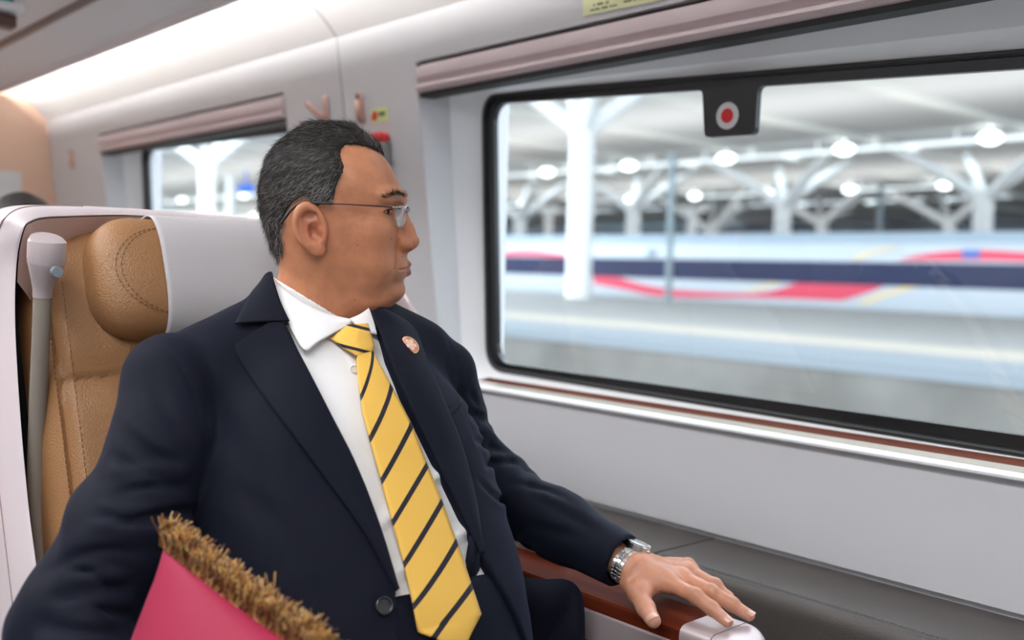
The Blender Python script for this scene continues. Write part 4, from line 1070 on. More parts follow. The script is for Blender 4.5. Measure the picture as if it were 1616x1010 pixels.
def skin_tone(Pw):
    Q = w2h(Pw); A = np.stack([Q[:, 0], Q[:, 1], np.abs(Q[:, 2])], 1)
    c = np.tile(np.array([.52, .215, .110]), (len(Pw), 1))
    c = blend(c, .35*np.exp(-(np.linalg.norm((A-np.array([.055, -.04, .045]))/np.array([.03, .03, .03]), axis=1))**2), (.56, .205, .115))
    ear = np.exp(-(np.linalg.norm((A-np.array([-.017, -.033, .078]))/np.array([.024, .036, .014]), axis=1))**4); c = blend(c, .5*ear, (.56, .19, .11))
    nose = np.exp(-(np.linalg.norm((A-np.array([.102, -.05, 0]))/np.array([.016, .014, .02]), axis=1))**2); c = blend(c, .5*nose, (.54, .20, .115))
    # shaved beard area: a greyer brown around the mouth and chin
    b = np.exp(-(np.linalg.norm((A-np.array([.080, -.092, 0]))/np.array([.034, .034, .040]), axis=1))**4); c = blend(c, .38*b, (.35, .175, .115))
    lip = np.minimum(cone(A, (.1010, -.0777, 0), (.0890, -.0826, .0225), .0054, .0028), cone(A, (.0995, -.0890, 0), (.0885, -.0842, .0225), .0064, .0028))
    c = blend(c, np.clip(.5-lip/.0016, 0, 1)*.9, (.27, .085, .072))
    brow = np.exp(-(np.linalg.norm((A-np.array([.082, .0105, .030]))/np.array([.03, .006, .020]), axis=1))**4); c = blend(c, .55*brow, (.10, .06, .045))
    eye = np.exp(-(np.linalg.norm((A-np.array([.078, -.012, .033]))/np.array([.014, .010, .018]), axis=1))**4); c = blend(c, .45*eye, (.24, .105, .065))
    for zx, zy, r in ((693, 603, 5), (750, 688, 4.5), (540, 633, 4), (530, 885, 4), (600, 690, 2.5)):
        a, b_ = hxy(zx, zy); m_ = (np.abs(Q[:, 0]*math.cos(YAWH)+Q[:, 2]*math.sin(YAWH)-(zx-430)/ZK) < .01)
        dd = np.hypot(Q[:, 0]*math.cos(YAWH)+Q[:, 2]*math.sin(YAWH)-(zx-430)/ZK, Q[:, 1]-b_)*ZK; k = np.clip(1.3-dd/r, 0, 1)*(Q[:, 2] < .005); c = blend(c, k*.8, (.09, .045, .03))
    far = np.linalg.norm(Pw-H0, axis=1) > .33
    hnd = np.tile(np.array([.54, .245, .15]), (len(Pw), 1))
    for key in 'imrlt':
        J = HJ[key]; dn = np.linalg.norm(Pw-J[3], axis=1); hnd = blend(hnd, .55*np.exp(-(dn/.022)**2), (.60, .30, .22))
        for k in (1, 2): hnd = blend(hnd, .30*np.exp(-(np.linalg.norm(Pw-J[k]-np.array([0, 0, .006]), axis=1)/.008)**2), (.36, .15, .10))
    c[far] = hnd[far]
    return c
def loops_of(bm):
    es = [e for e in bm.edges if e.is_boundary]; adj = {}
    for e in es:
        for v in e.verts: adj.setdefault(v, []).append(e)
    seen = set(); out = []
    for e0 in es:
        if e0 in seen: continue
        st = [e0]; comp = []
        while st:
            e = st.pop()
            if e in seen: continue
            seen.add(e); comp.append(e)
            for v in e.verts: st += [x for x in adj[v] if x not in seen]
        out.append(comp)
    return out
def body_mesh():
    bm = bmesh.new()
    def addm(vf, xf=None, flip=False):
        v, f = vf; vs = [bm.verts.new(p if xf is None else xf(p)) for p in v]
        for q in f:
            q = q[::-1] if flip else q
            if len(set(q)) == 4:
                try: bm.faces.new([vs[i] for i in q])
                except ValueError: pass
    addm(vh); addm(vd)
    # right hand: mirror image of the left, at the end of the right sleeve
    axl = nrm(WL-EL); axr = nrm(WR-ER); zl = nrm(np.cross(np.cross(axl, [0, 0, 1]), axl)); yl = np.cross(zl, axl); zr = nrm(np.cross(np.cross(axr, [0, 0, 1]), axr)); yr = np.cross(zr, axr)
    Bl = np.stack([axl, yl, zl]); Br = np.stack([axr, yr, zr]); o0 = HJ['wr']; o1 = WR+axr*.022
    xf = lambda p: o1+((Bl @ (np.array(p)-o0))*np.array([1, -1, 1])) @ Br
    addm(vd, xf, True)
    # hidden trunk and arms joining head and hands
    def tube(pts, rad, n=20):
        rr = []; U = None
        for k, p in enumerate(pts):
            t = nrm(pts[min(k+1, len(pts)-1)]-pts[max(k-1, 0)]); u = np.array([0, 1., 0]) if U is None else U; u = nrm(u-t*(u @ t)); U = u; w_ = np.cross(t, u)
            rr.append([bm.verts.new(p+rad[k][0]*math.cos(a)*u+rad[k][1]*math.sin(a)*w_) for a in [2*math.pi*q/n for q in range(n)]])
        fs = []
        for a, b in zip(rr, rr[1:]):
            fs.append([bm.faces.new((a[q], a[(q+1) % n], b[(q+1) % n], b[q])) for q in range(n)])
        return rr, fs
    tp = [t2w((0, 0, -.01)), t2w((0, 0, -.05)), t2w((0, .0, -.10)), t2w((0, 0, -.16)), t2w((0, .01, -.26)), t2w((0, .02, -.4)), t2w((0, .0, -.52)), t2w((0, 0, -.58))]
    rr, fs = tube(tp, [(.050, .050), (.07, .045), (.11, .065), (.14, .085), (.14, .095), (.145, .10), (.15, .09), (.12, .06)])
    bm.faces.new(rr[-1])
    bm.verts.ensure_lookup_table()
    def arm(mid, E, W, off):
        a = nrm(W-E); pts = mid+[E, E*.45+W*.55, W-a*.035]
        return tube(pts, [(.030, .030)]*len(mid)+[(.030, .030), (.026, .025), (.026, .022)], 16)
    def side_hole(p):   # open the trunk next to a shoulder
        cand = [f for row in fs for f in row if f.is_valid]; cand.sort(key=lambda f: (np.array(f.calc_center_median())-p) @ (np.array(f.calc_center_median())-p))
        f = cand[0]; e = [x for x in f.edges]; bmesh.ops.delete(bm, geom=[f], context='FACES_ONLY'); return e
    for S, mid, E, W in ((SL, [SL, ML], EL, WL), (SR, [SR, MR, MR2], ER, WR)):
        ar, _ = arm(mid, E, W, 0); n = len(ar[0])
        e1 = [bm.edges.get((ar[0][q], ar[0][(q+1) % n])) for q in range(n)]; e2 = side_hole(S)
        try: bmesh.ops.bridge_loops(bm, edges=e1+e2)
        except Exception as ex: print('bridge', ex)
        e3 = [bm.edges.get((ar[-1][q], ar[-1][(q+1) % n])) for q in range(n)]
        lp = [c for c in loops_of(bm) if len(c) > 40]; lp.sort(key=lambda c: np.linalg.norm(np.mean([np.array(e.verts[0].co) for e in c], 0)-W))
        try: bmesh.ops.bridge_loops(bm, edges=e3+lp[0])
        except Exception as ex: print('bridge', ex)
    lp = [c for c in loops_of(bm) if len(c) > 40]; lp.sort(key=lambda c: np.linalg.norm(np.mean([np.array(e.verts[0].co) for e in c], 0)-TN))
    if lp:
        n = len(rr[0]); e4 = [bm.edges.get((rr[0][q], rr[0][(q+1) % n])) for q in range(n)]
        try: bmesh.ops.bridge_loops(bm, edges=e4+lp[0])
        except Exception as ex: print('bridge', ex)
    me = bpy.data.meshes.new('person'); bm.to_mesh(me); bm.free()
    return me
me = body_mesh(); me.materials.append(M['skin'])
co_ = np.empty(len(me.vertices)*3); me.vertices.foreach_get('co', co_); co_ = co_.reshape(-1, 3)
ca_ = me.color_attributes.new('tone', 'FLOAT_COLOR', 'POINT'); ca_.data.foreach_set('color', np.c_[skin_tone(co_), np.ones(len(co_))].ravel())
me.polygons.foreach_set('use_smooth', [True]*len(me.polygons)); me.update()
MAN = bpy.data.objects.new('person', me); link(MAN)
tag(MAN, 'person in navy suit and yellow striped tie, seated, looking out of the large window', 'person')
# nails
def nail(J, r, side):
    tip = J[3]; ax = nrm(J[3]-J[2]); up = nrm(np.array(side)-ax*np.dot(side, ax)); lt = np.cross(ax, up)
    rows = []
    for i in range(7):
        row = []
        for k in range(9):
            a = -1+2*k/8; l_ = -.0062+.0118*i/6-(.0022*a*a if i == 6 else 0)
            row.append(tip+ax*l_+lt*a*r*.80+up*(r*math.sqrt(max(0, 1-(a*.80)**2))+.0002-(.0010 if i == 0 else 0)))
        rows.append(row)
    mb = MB(); mb.loft(rows, closed=False, cap=False); o = mb.build('fingernail', M['nail'], MAN, smooth=True); return o
M['nail'] = mat('nail', (.66, .38, .30), .25, spec=.6)
nail(HJ['t'], .0096, (.1, -.55, .8)); nail(HJ['i'], .0074, (.3, -.15, 1)); nail(HJ['m'], .0075, (.3, -.1, 1)); nail(HJ['r'], .0069, (.5, 0, 1)); nail(HJ['l'], .0058, (.5, 0.1, 1))
# eyes
M['eye'] = mat('eye_white', (.70, .62, .58), .12, spec=.6); M['iris'] = mat('iris', (.025, .012, .008), .08, spec=.7)
for sg in (-1, 1):
    c = np.array([.0640, -.0078, .0335*sg]); mb = MB(); R_ = .0122; rows = []
    gz = nrm([1, -.02, .10]); u_ = nrm(np.cross([0, 1, 0], gz)); v_ = np.cross(gz, u_)
    rg = lambda a, n=20: [h2w(c+R_*(math.cos(a)*gz+math.sin(a)*(math.cos(2*math.pi*q/n)*u_+math.sin(2*math.pi*q/n)*v_))) for q in range(n)]
    mb.loft([rg(a) for a in np.linspace(.03, math.pi-.03, 16)]); ey = mb.build('eye', M['eye'], MAN, smooth=True)
    rg2 = lambda a, n=20: [h2w(c+(R_+.0003)*(math.cos(a)*gz+math.sin(a)*(math.cos(2*math.pi*q/n)*u_+math.sin(2*math.pi*q/n)*v_))) for q in range(n)]
    mb = MB(); mb.loft([rg2(a) for a in np.linspace(.02, .47, 6)]); mb.build('iris', M['iris'], ey, smooth=True)
# ------------------------------------------------------------------ hair
HL = [(728, 284), (712, 264), (680, 236), (648, 217), (603, 200), (560, 191), (520, 189), (492, 194), (472, 214), (468, 236), (478, 262), (484, 290), (474, 325), (462, 356), (450, 390), (440, 432), (400, 447), (360, 470), (338, 462), (318, 430), (275, 440), (243, 472), (222, 520), (208, 565), (205, 610), (214, 650), (200, 690), (168, 722), (140, 738), (60, 745), (20, 600), (10, 300), (120, 60), (380, 0), (620, 40), (740, 180)]
HLs = spline(HL, 150, closed=True)
def himg(Q): return 430+ZK*(Q[:, 0]*math.cos(YAWH)-np.abs(Q[:, 2])*math.sin(YAWH)), 450-ZK*Q[:, 1]
def hair_mask(Q):
    zx, zy = himg(Q); return poly2(zx, zy, HLs)/ZK
def scalp(P):
    Q = w2h(P); A = np.stack([Q[:, 0], Q[:, 1], np.abs(Q[:, 2])], 1)
    return smin(skull(Q), cone(A, (-.012, -.045, 0), (-.022, -.145, 0), .052, .0545), .022), Q
def hair_sdf(P):
    d, Q = scalp(P); m_ = hair_mask(Q)
    m_ = m_+.003*vnoise(P*300)
    th = (.0062+.0050*np.clip((Q[:, 1]-.03)/.05, 0, 1)-.002*np.clip((-.02-Q[:, 1])/.06, 0, 1))*np.clip((-m_-.001)/.013, 0, 1)**.7
    d = d-th-.0011*vnoise(Q*np.array([60, 130, 130]))-.0010*vnoise(Q*260)
    return np.maximum(d, (m_+.0012)*.8)
vhair = nets(hair_sdf, H0-np.array([.15, .15, .13]), H0+np.array([.15, .15, .125]), .0022)
def strands(count, root_p, root_n, dirf, ln, w, graypf, seg=3):
    V_, F_, Mi = [], [], []
    for k in range(count):
        p = root_p[k]; n_ = root_n[k]; g = dirf(p, n_); g = nrm(g-n_*np.dot(g, n_)); l_ = ln*random.uniform(.6, 1.3); gr = 1 if random.random() < graypf(p) else 0
        lift = random.uniform(.06, .26) if random.random() < .72 else random.uniform(.3, .9); s_ = np.cross(g, n_); b = len(V_); bend = random.uniform(-.25, .25)
        wd = w*random.uniform(.7, 1.3)
        for i in range(seg+1):
            t = i/seg; c = p+g*l_*t+n_*(lift*l_*t-.22*lift*l_*t*t-.0004)+s_*bend*l_*t*t; ww = wd*(1-.75*t)
            V_ += [c+s_*ww, c-s_*ww*.5+n_*ww*.8, c-s_*ww*.5-n_*ww*.8]
        for i in range(seg):
            for q in range(3): F_.append((b+i*3+q, b+i*3+(q+1) % 3, b+i*3+3+(q+1) % 3, b+i*3+3+q)); Mi.append(gr)
    return V_, F_, Mi
def tri_sample(vf, n, keep):
    v, f = vf; f = f[[keep(v[q].mean(0)) for q in f]] if callable(keep) else f[keep]
    a, b, c, d = v[f[:, 0]], v[f[:, 1]], v[f[:, 2]], v[f[:, 3]]
    nn = np.cross(c-a, d-b); ar = np.linalg.norm(nn, axis=1); idx = RNG.choice(len(f), n, p=ar/ar.sum()); u, w_ = RNG.random((2, n, 1))
    p = (a[idx]*(1-u)+b[idx]*u)*(1-w_)+(d[idx]*(1-u)+c[idx]*u)*w_; return p, nn[idx]/ar[idx][:, None]
cen_ = vhair[0][vhair[1]].mean(1); dsk, Qc = scalp(cen_); keepm = (dsk > .0006) & (hair_mask(Qc) < .0005)
NS = 19000
rp, rn = tri_sample(vhair, NS, keepm)
for k in range(NS):
    if np.dot(rn[k], rp[k]-H0) < 0: rn[k] = -rn[k]
def hdir(p, n_):
    q = w2h(p[None])[0]; top = np.clip((q[1]-.035)/.05, 0, 1); front = np.clip((q[0]-.03)/.05, 0, 1)
    side = math.copysign(1, q[2]) if abs(q[2]) > .02 else random.choice((-1, 1))
    d = (1-top)*np.array([-.75, -.62, 0])+top*((1-front)*np.array([-.8, .0, side*.45])+front*np.array([-.35, .45, .75]))
    if q[1] < -.02 and q[0] < -.03: d = np.array([.12, -1, 0])
    return (d+RNG.normal(0, .22, 3)) @ HB
def gray(p):
    q = w2h(p[None])[0]; return .12+.50*np.clip((.066-q[1])/.05, 0, 1)*np.clip((q[0]+.075)/.06, 0, 1)+.14*np.clip((.02-q[1])/.05, 0, 1)
cs = vh[0][vh[1]].mean(1); Qs = w2h(cs); ms_ = hair_mask(Qs); dss = np.abs(scalp(cs)[0]); ke = (ms_ > -.010) & (ms_ < .0012) & (dss < .0025)
rp2, rn2 = tri_sample(vh, 5200, ke)
for k in range(len(rp2)):
    if np.dot(rn2[k], rp2[k]-H0) < 0: rn2[k] = -rn2[k]
sv, sf, sm = strands(NS, rp, rn, hdir, .0100, .00015, gray)
s2v, s2f, s2m = strands(len(rp2), rp2, rn2, hdir, .0080, .00013, gray)
k0 = len(sv); sv += s2v; sf += [tuple(k0+i for i in q) for q in s2f]; sm += s2m
M['hair'] = mat('dark_hair', (.028, .024, .022), .55, spec=.25); M['hairg'] = mat('grey_hair', (.46, .43, .41), .5, spec=.4)
nb0 = len(vhair[0]); hv = np.vstack([vhair[0], np.array(sv)]); hf = [tuple(q) for q in vhair[1].tolist()]+[tuple(nb0+i for i in q) for q in sf]
ho = mesh('hair', hv, hf, M['hair'], MAN, True); ho.data.materials.append(M['hairg'])
ho.data.polygons.foreach_set('material_index', [0]*len(vhair[1])+sm); ho['label'] = 'short dark hair greying at the temples'
# eyebrows
V_, F_, Mi = [], [], []
for sg in (-1, 1):
    rp_, rn_ = [], []
    for k in range(430):
        t = random.random()**1.35; zt = .0075+.0085*math.sin(min(1, t*1.15+.08)*math.pi*.62)-.003*t*t+random.uniform(-.0028, .0028)*(1-.55*abs(t-.6))
        l_ = .0565-.0475*t; s_ = .10
        o = h2w((s_+.02, zt, l_*sg)); h_ = bvh_skin.ray_cast(V(o), V(-hs))
        if h_[0] is None: continue
        rp_.append(np.array(h_[0])); rn_.append(np.array(h_[1]) if np.dot(h_[1], hs) > 0 else -np.array(h_[1]))
    a, b, c = strands(len(rp_), rp_, rn_, lambda p, n_: (np.array([-.25, .28, .75*sg])+RNG.normal(0, .2, 3)) @ HB, .0075, .00019, lambda p: .12, 2)
    k0 = len(V_); V_ += a; F_ += [tuple(k0+i for i in q) for q in b]; Mi += c
bo = mesh('eyebrows', V_, F_, M['hair'], MAN, True); bo.data.materials.append(M['hairg']); bo.data.polygons.foreach_set('material_index', Mi)
for sg in (-1, 1):
    for nm, up in (('upper_lashes', 1), ('lower_lashes', 0)):
        pts = []
        for k in range(12):
            t = k/11; l_ = .0205+.0300*t; tt = -.0086+(.0044 if up else -.0040)*math.sin(math.pi*min(1, .12+.88*t)*.93+.1)+(-.0008*t)
            h_ = bvh_skin.ray_cast(V(h2w((.13, tt, l_*sg))), V(-hs))
            if h_[0] is not None: pts.append(np.array(h_[0])+hs*.0003)
        if len(pts) > 4:
            mb = MB(); mb.tube(spline(pts, 20), ([.0003]+[.00075 if up else .00035]*18+[.0003]), 6); mb.build(nm, M['hair'], MAN, smooth=True)
# ------------------------------------------------------------------ eyeglasses
GL = empty('eyeglasses', h2w((.09, -.012, 0))); tag(GL, 'rimless eyeglasses with thin dark temples worn by the man in the navy suit', 'glasses')
M['lens'] = glassmat('lens_glass', (.96, .97, .98), 2.6); M['dark'] = mat('dark_temple', (.02, .018, .018), .3); M['gun'] = mat('gunmetal', (.35, .33, .33), .25, metal=1)
for sg in (-1, 1):
    out = rounded([(-.0262, -.0132), (.0245, -.0142), (.0255, .0125), (-.0262, .0135)], [.010, .011, .006, .006], 6)
    front, back = [], []
    for x, y in out:
        l_ = (.0335+x)*sg; s_ = .0985-.0028*((abs(l_)-.008)/.025)**1.6; front.append(h2w((s_, -.0138+y, l_))); back.append(h2w((s_-.0018, -.0138+y, l_)))
    n = len(front); mb = MB(); mb.add(front+back, [tuple(range(n)), tuple(range(2*n-1, n-1, -1))]+[(i, (i+1) % n, n+(i+1) % n, n+i) for i in range(n)]); mb.build('lens', M['lens'], GL)
    mb = MB(); hp_ = [(.0925, -.0035, .0590*sg), (.0905, -.0030, .0635*sg), (.0850, -.0028, .0660*sg)]; mb.tube([h2w(p) for p in hp_], .0013, 8); mb.tube([h2w((.0955, -.0038, .0565*sg)), h2w((.0925, -.0035, .0590*sg))], .0019, 8); mb.build('hinge', M['gun'], GL, smooth=True)
    tp_ = [(.0855, -.0028, .0660*sg), (.060, -.0016, .0722*sg), (.030, -.0004, .0772*sg), (.012, .0000, .0788*sg)]
    mb = MB(); mb.tube([h2w(p) for p in spline(tp_, 14)], .0008, 6); te = mb.build('temple', M['dark'], GL, smooth=True)
    tp_ = [(.014, .0000, .0786*sg), (-.006, .0008, .0795*sg), (-.024, .0005, .0790*sg), (-.036, -.006, .0785*sg), (-.046, -.018, .0780*sg), (-.053, -.027, .0765*sg)]
    mb = MB(); mb.tube([h2w(p) for p in spline(tp_, 24)], [.0010]+[.0018]*22+[.0012], 8); mb.build('temple_sleeve', M['dark'], te, smooth=True)
    mb = MB(); mb.tube([h2w(p) for p in spline([(.0985, -.014, .0085*sg), (.0955, -.017, .0095*sg), (.0935, -.021, .0105*sg)], 8)], .0007, 6); mb.build('nose_pad', M['gun'], GL, smooth=True)
mb = MB(); mb.tube([h2w(p) for p in spline([(.0985, -.0085, -.0085), (.1010, -.0065, -.004), (.1018, -.006, 0), (.1010, -.0065, .004), (.0985, -.0085, .0085)], 16)], .0011, 8); mb.build('bridge', M['gun'], GL, smooth=True)
# ------------------------------------------------------------------ wristwatch
WA_ = nrm(WL-EL); wc = WL+WA_*.0115; wl_ = nrm(np.cross(WA_, [0, 0, 1.0])); wu_ = np.cross(wl_, WA_)
WT = empty('wristwatch', wc); tag(WT, 'silver metal wristwatch with link bracelet on the wrist resting on the armrest', 'watch')
def wpt(a, r, ofs): return wc+WA_*ofs+(wl_*math.cos(a)*.0300+wu_*math.sin(a)*.0232)*(1+r)
nl = 26; A_CASE = math.radians(108)
mbo, mbi = MB(), MB()
for k in range(nl):
    a = A_CASE+math.radians(34)+k*(2*math.pi-math.radians(68))/(nl-1); da = (2*math.pi-math.radians(68))/(nl-1)*.44
    for (o0, o1, r1, m_) in ((-.0088, -.0034, .10, mbo), (-.0030, .0030, .13, mbi), (.0034, .0088, .10, mbo)):
        sh = da*.5 if m_ is mbi else 0
        m_.add([wpt(a-da+sh, .0, o0), wpt(a+da+sh, .0, o0), wpt(a+da+sh, .0, o1), wpt(a-da+sh, .0, o1), wpt(a-da+sh, r1, o0), wpt(a+da+sh, r1, o0), wpt(a+da+sh, r1, o1), wpt(a-da+sh, r1, o1)], [(0, 3, 2, 1), (4, 5, 6, 7), (0, 1, 5, 4), (1, 2, 6, 5), (2, 3, 7, 6), (3, 0, 4, 7)])
M['steel2'] = mat('brushed_steel', (.66, .64, .61), .3, metal=1)
br_ = mbo.build('bracelet', M['steel2'], WT, bevel=.0005); mbi.build('centre_links', M['steel'], br_, bevel=.0005)
cc_ = wpt(A_CASE, .10, 0); cn = nrm(wl_*math.cos(A_CASE)*.0232+wu_*math.sin(A_CASE)*.03); ct = WA_
def disc(nm, r, z0, z1, m_, par, r2=None):
    b_ = np.cross(cn, ct); ring = lambda rr, z: [cc_+cn*z+rr*(math.cos(2*math.pi*q/32)*ct+math.sin(2*math.pi*q/32)*b_) for q in range(32)]
    mb = MB(); mb.loft([ring(r*.92, z0), ring(r, z0+.001), ring(r, z1-.001), ring(r2 or r*.93, z1)]); return mb.build(nm, m_, par, smooth=True, sharp=35)
disc('case', .0165, -.004, .0055, M['steel'], WT); disc('dial', .0138, .0050, .0058, mat('dial', (.55, .55, .53), .3), WT); disc('bezel', .0160, .0054, .0064, M['steel2'], WT, .0140)
b_ = np.cross(cn, ct); mb = MB(); mb.tube([cc_+ct*.0160, cc_+ct*.0195], .0026, 12); mb.build('crown', M['steel'], WT)
# ================================================================== the man: clothes
def navy(name, c=(.0038, .0050, .0130)):
    m = mat(name, c, .75, spec=.18, sheen=.09, bump=(1400, .25)); m.node_tree.nodes['Principled BSDF'].inputs['Sheen Tint'].default_value = (.35, .45, .8, 1); return m
M['suit'] = navy('navy_wool'); M['suit2'] = navy('navy_wool_edge', (.0040, .0052, .0125))
M['shirtm'] = mat('white_shirt', (.86, .84, .83), .75, bump=(1500, .12)); 
JK = smesh('suit_jacket', nets(jacket_sdf, (-1.40, .17, .42), (-.70, 1.10, 1.13), .0036), M['suit'], MAN, relax=2); JK['label'] = 'dark navy suit jacket, open over the shirt'
vj_c = nets(jacket_closed, (-1.36, .20, .50), (-.70, 1.10, 1.13), .006); bv_j = bvh_of(vj_c)
SH = smesh('shirt', nets(shirt_sdf, TN+np.array([-.30, -.24, -.48]), TN+np.array([.42, .24, .08]), .0036), M['shirtm'], MAN, relax=1); SH['label'] = 'white shirt'
smesh('trousers', nets(trousers_sdf, (-1.2, .38, .08), (-.3, .98, .82), .007), M['suit'], MAN)
def sheet(name, inner, outer, bvh, m, parent, n=60, mcol=14, lift=(.004, .004), bulge=0.0, thick=.0025, skipback=True, bvh2=None):
    """cloth panel lying on a surface between two outlines"""
    a = polyline(inner, 200); b = polyline(outer, 200); A = spline(inner, n) if len(inner) > 2 else polyline(inner, n); B = spline(outer, n) if len(outer) > 2 else polyline(outer, n)
    G = np.full((n, mcol, 3), np.nan)
    Nn = np.zeros((n, mcol, 3))
    for i in range(n):
        for j in range(mcol):
            t = j/(mcol-1); q = A[i]*(1-t)+B[i]*t; p, nn = cast(bvh, q[0], q[1])
            if bvh2 is not None:
                p2, n2 = cast(bvh2, q[0], q[1])
                if p2 is not None and (p is None or np.linalg.norm(p2-CAM) < np.linalg.norm(p-CAM)): p, nn = p2, n2
            if p is None: continue
            G[i, j] = p+nn*(lift[0]*(1-t)+lift[1]*t+bulge*math.sin(math.pi*t)); Nn[i, j] = nn
    # fill misses from neighbours, then soften
    for _ in range(40):
        bad = np.isnan(G[:, :, 0])
        if not bad.any(): break
        for i, j in np.argwhere(bad):
            nb = [G[x, y] for x, y in ((i-1, j), (i+1, j), (i, j-1), (i, j+1)) if 0 <= x < n and 0 <= y < mcol and not np.isnan(G[x, y, 0])]
            if nb: G[i, j] = np.mean(nb, 0)
    for _ in range(4):
        H = G.copy(); H[1:-1] = .5*G[1:-1]+.25*(G[:-2]+G[2:]); H[:, 1:-1] = .5*H[:, 1:-1]+.25*(H[:, :-2]+H[:, 2:]); G = H
    o = mesh(name, G.reshape(-1, 3), [(i*mcol+j, i*mcol+j+1, (i+1)*mcol+j+1, (i+1)*mcol+j) for i in range(n-1) for j in range(mcol-1)], m, parent, True)
    # make the front face the viewer's side so that the thickness grows outwards
    f0 = o.data.polygons[len(o.data.polygons)//2]; c0 = f0.center+Vector(wpos(o)); 
    if f0.normal.dot(Vector(CAM)-c0) < 0: o.data.flip_normals()
    md = o.modifiers.new('thick', 'SOLIDIFY'); md.thickness = thick; md.offset = 1
    return o, G
sheet('lapel', [(441, 506), (455, 527), (472, 563), (516, 652), (561, 742), (600, 848), (623, 931)], [(370, 547), (374, 562), (392, 592), (439, 658), (510, 753), (578, 848), (623, 934)], bv_j, M['suit2'], JK, 90, 18, (.0055, .0035), .003)
sheet('jacket_collar', [(433, 438), (438, 462), (444, 486), (456, 513)], [(418, 450), (399, 471), (384, 495), (370, 517), (396, 529)][:4], bv_j, M['suit2'], JK, 34, 12, (.007, .005), .003, bvh2=None)
sheet('lapel', [(582, 496), (595, 528), (612, 572), (640, 636), (690, 742), (725, 815), (752, 875)], [(604, 492), (648, 520), (668, 570), (690, 620), (724, 705), (746, 790), (757, 876)], bv_j, M['suit2'], JK, 90, 16, (.006, .0035), .004)
sheet('pocket_welt', [(699, 655), (724, 633)], [(702, 661), (727, 640)], bv_j, M['suit2'], JK, 14, 4, (.002, .002), 0, .0016)
# shirt collar
sup = nets(lambda P: smin(skin_sdf(P)-.003, torso(P, .004), .006), H0+np.array([-.12, -.14, -.26]), H0+np.array([.16, .14, -.07]), .005); bv_c = bvh_of(sup)
co1, G1 = sheet('collar', [(431, 437), (442, 455), (462, 472), (486, 486), (516, 500), (548, 509)], [(430, 447), (440, 482), (455, 515), (479, 559), (500, 546), (549, 516)], bv_c, M['shirtm'], SH, 48, 14, (.0035, .0065), .003, .0028)
co2, G2 = sheet('collar', [(549, 508), (566, 500), (579, 489)], [(558, 520), (576, 530), (590, 534)], bv_c, M['shirtm'], SH, 14, 8, (.003, .006), .002, .0025)
pn = nrm(np.cross(ray(431, 437), ray(548, 508)))
if pn[2] < 0: pn = -pn
def cband(P):
    d = np.abs(skin_sdf(P)-.0045)-.0016; h_ = (P-CAM) @ pn; return np.maximum(d, np.maximum(np.maximum(h_, -h_-.035), w2h(P)[:, 0]-.024))
smesh('collar_stand', nets(cband, H0+np.array([-.13, -.14, -.24]), H0+np.array([.13, .14, -.05]), .0022), M['shirtm'], SH)
pc = nrm(np.cross(ray(418, 447), ray(520, 530)));
if pc[2] < 0: pc = -pc
def jband(P):
    d = np.abs(skin_sdf(P)-.0125)-.0022; h_ = (P-CAM) @ pc; q = w2h(P); return np.maximum(np.maximum(d, np.maximum(h_, -h_-.05)), q[:, 0]+.066)
smesh('back_collar', nets(jband, H0+np.array([-.16, -.16, -.26]), H0+np.array([.13, .16, -.05]), .0028), M['suit2'], JK)
# shirt buttons and placket
M['btn'] = mat('shirt_button', (.70, .66, .60), .3)
def button(px, py, bvh, r, m, parent, name='button', lift=.001, th=.002, holes=True):
    p, nn = cast(bvh, px, py, lift); u = nrm(np.cross(nn, [0, 0, 1.0])); v = np.cross(nn, u)
    rg = lambda rr, z: [p+nn*z+rr*(math.cos(2*math.pi*q/24)*u+math.sin(2*math.pi*q/24)*v) for q in range(24)]
    mb = MB(); mb.loft([rg(r, 0), rg(r, th*.8), rg(r*.88, th), rg(r*.78, th*.9), rg(r*.70, th*.55), rg(.0005, th*.5)])
    return mb.build(name, m, parent, smooth=True, sharp=40)
bv_s = bvh_of((np.array([v.co+SH.location for v in SH.data.vertices]), [tuple(p.vertices) for p in SH.data.polygons]))
button(559, 584, bv_s, .0055, M['btn'], SH)
bj = button(604, 957, bv_j, .0100, mat('jacket_button', (.02, .02, .023), .3), JK, lift=.003, th=.0035)
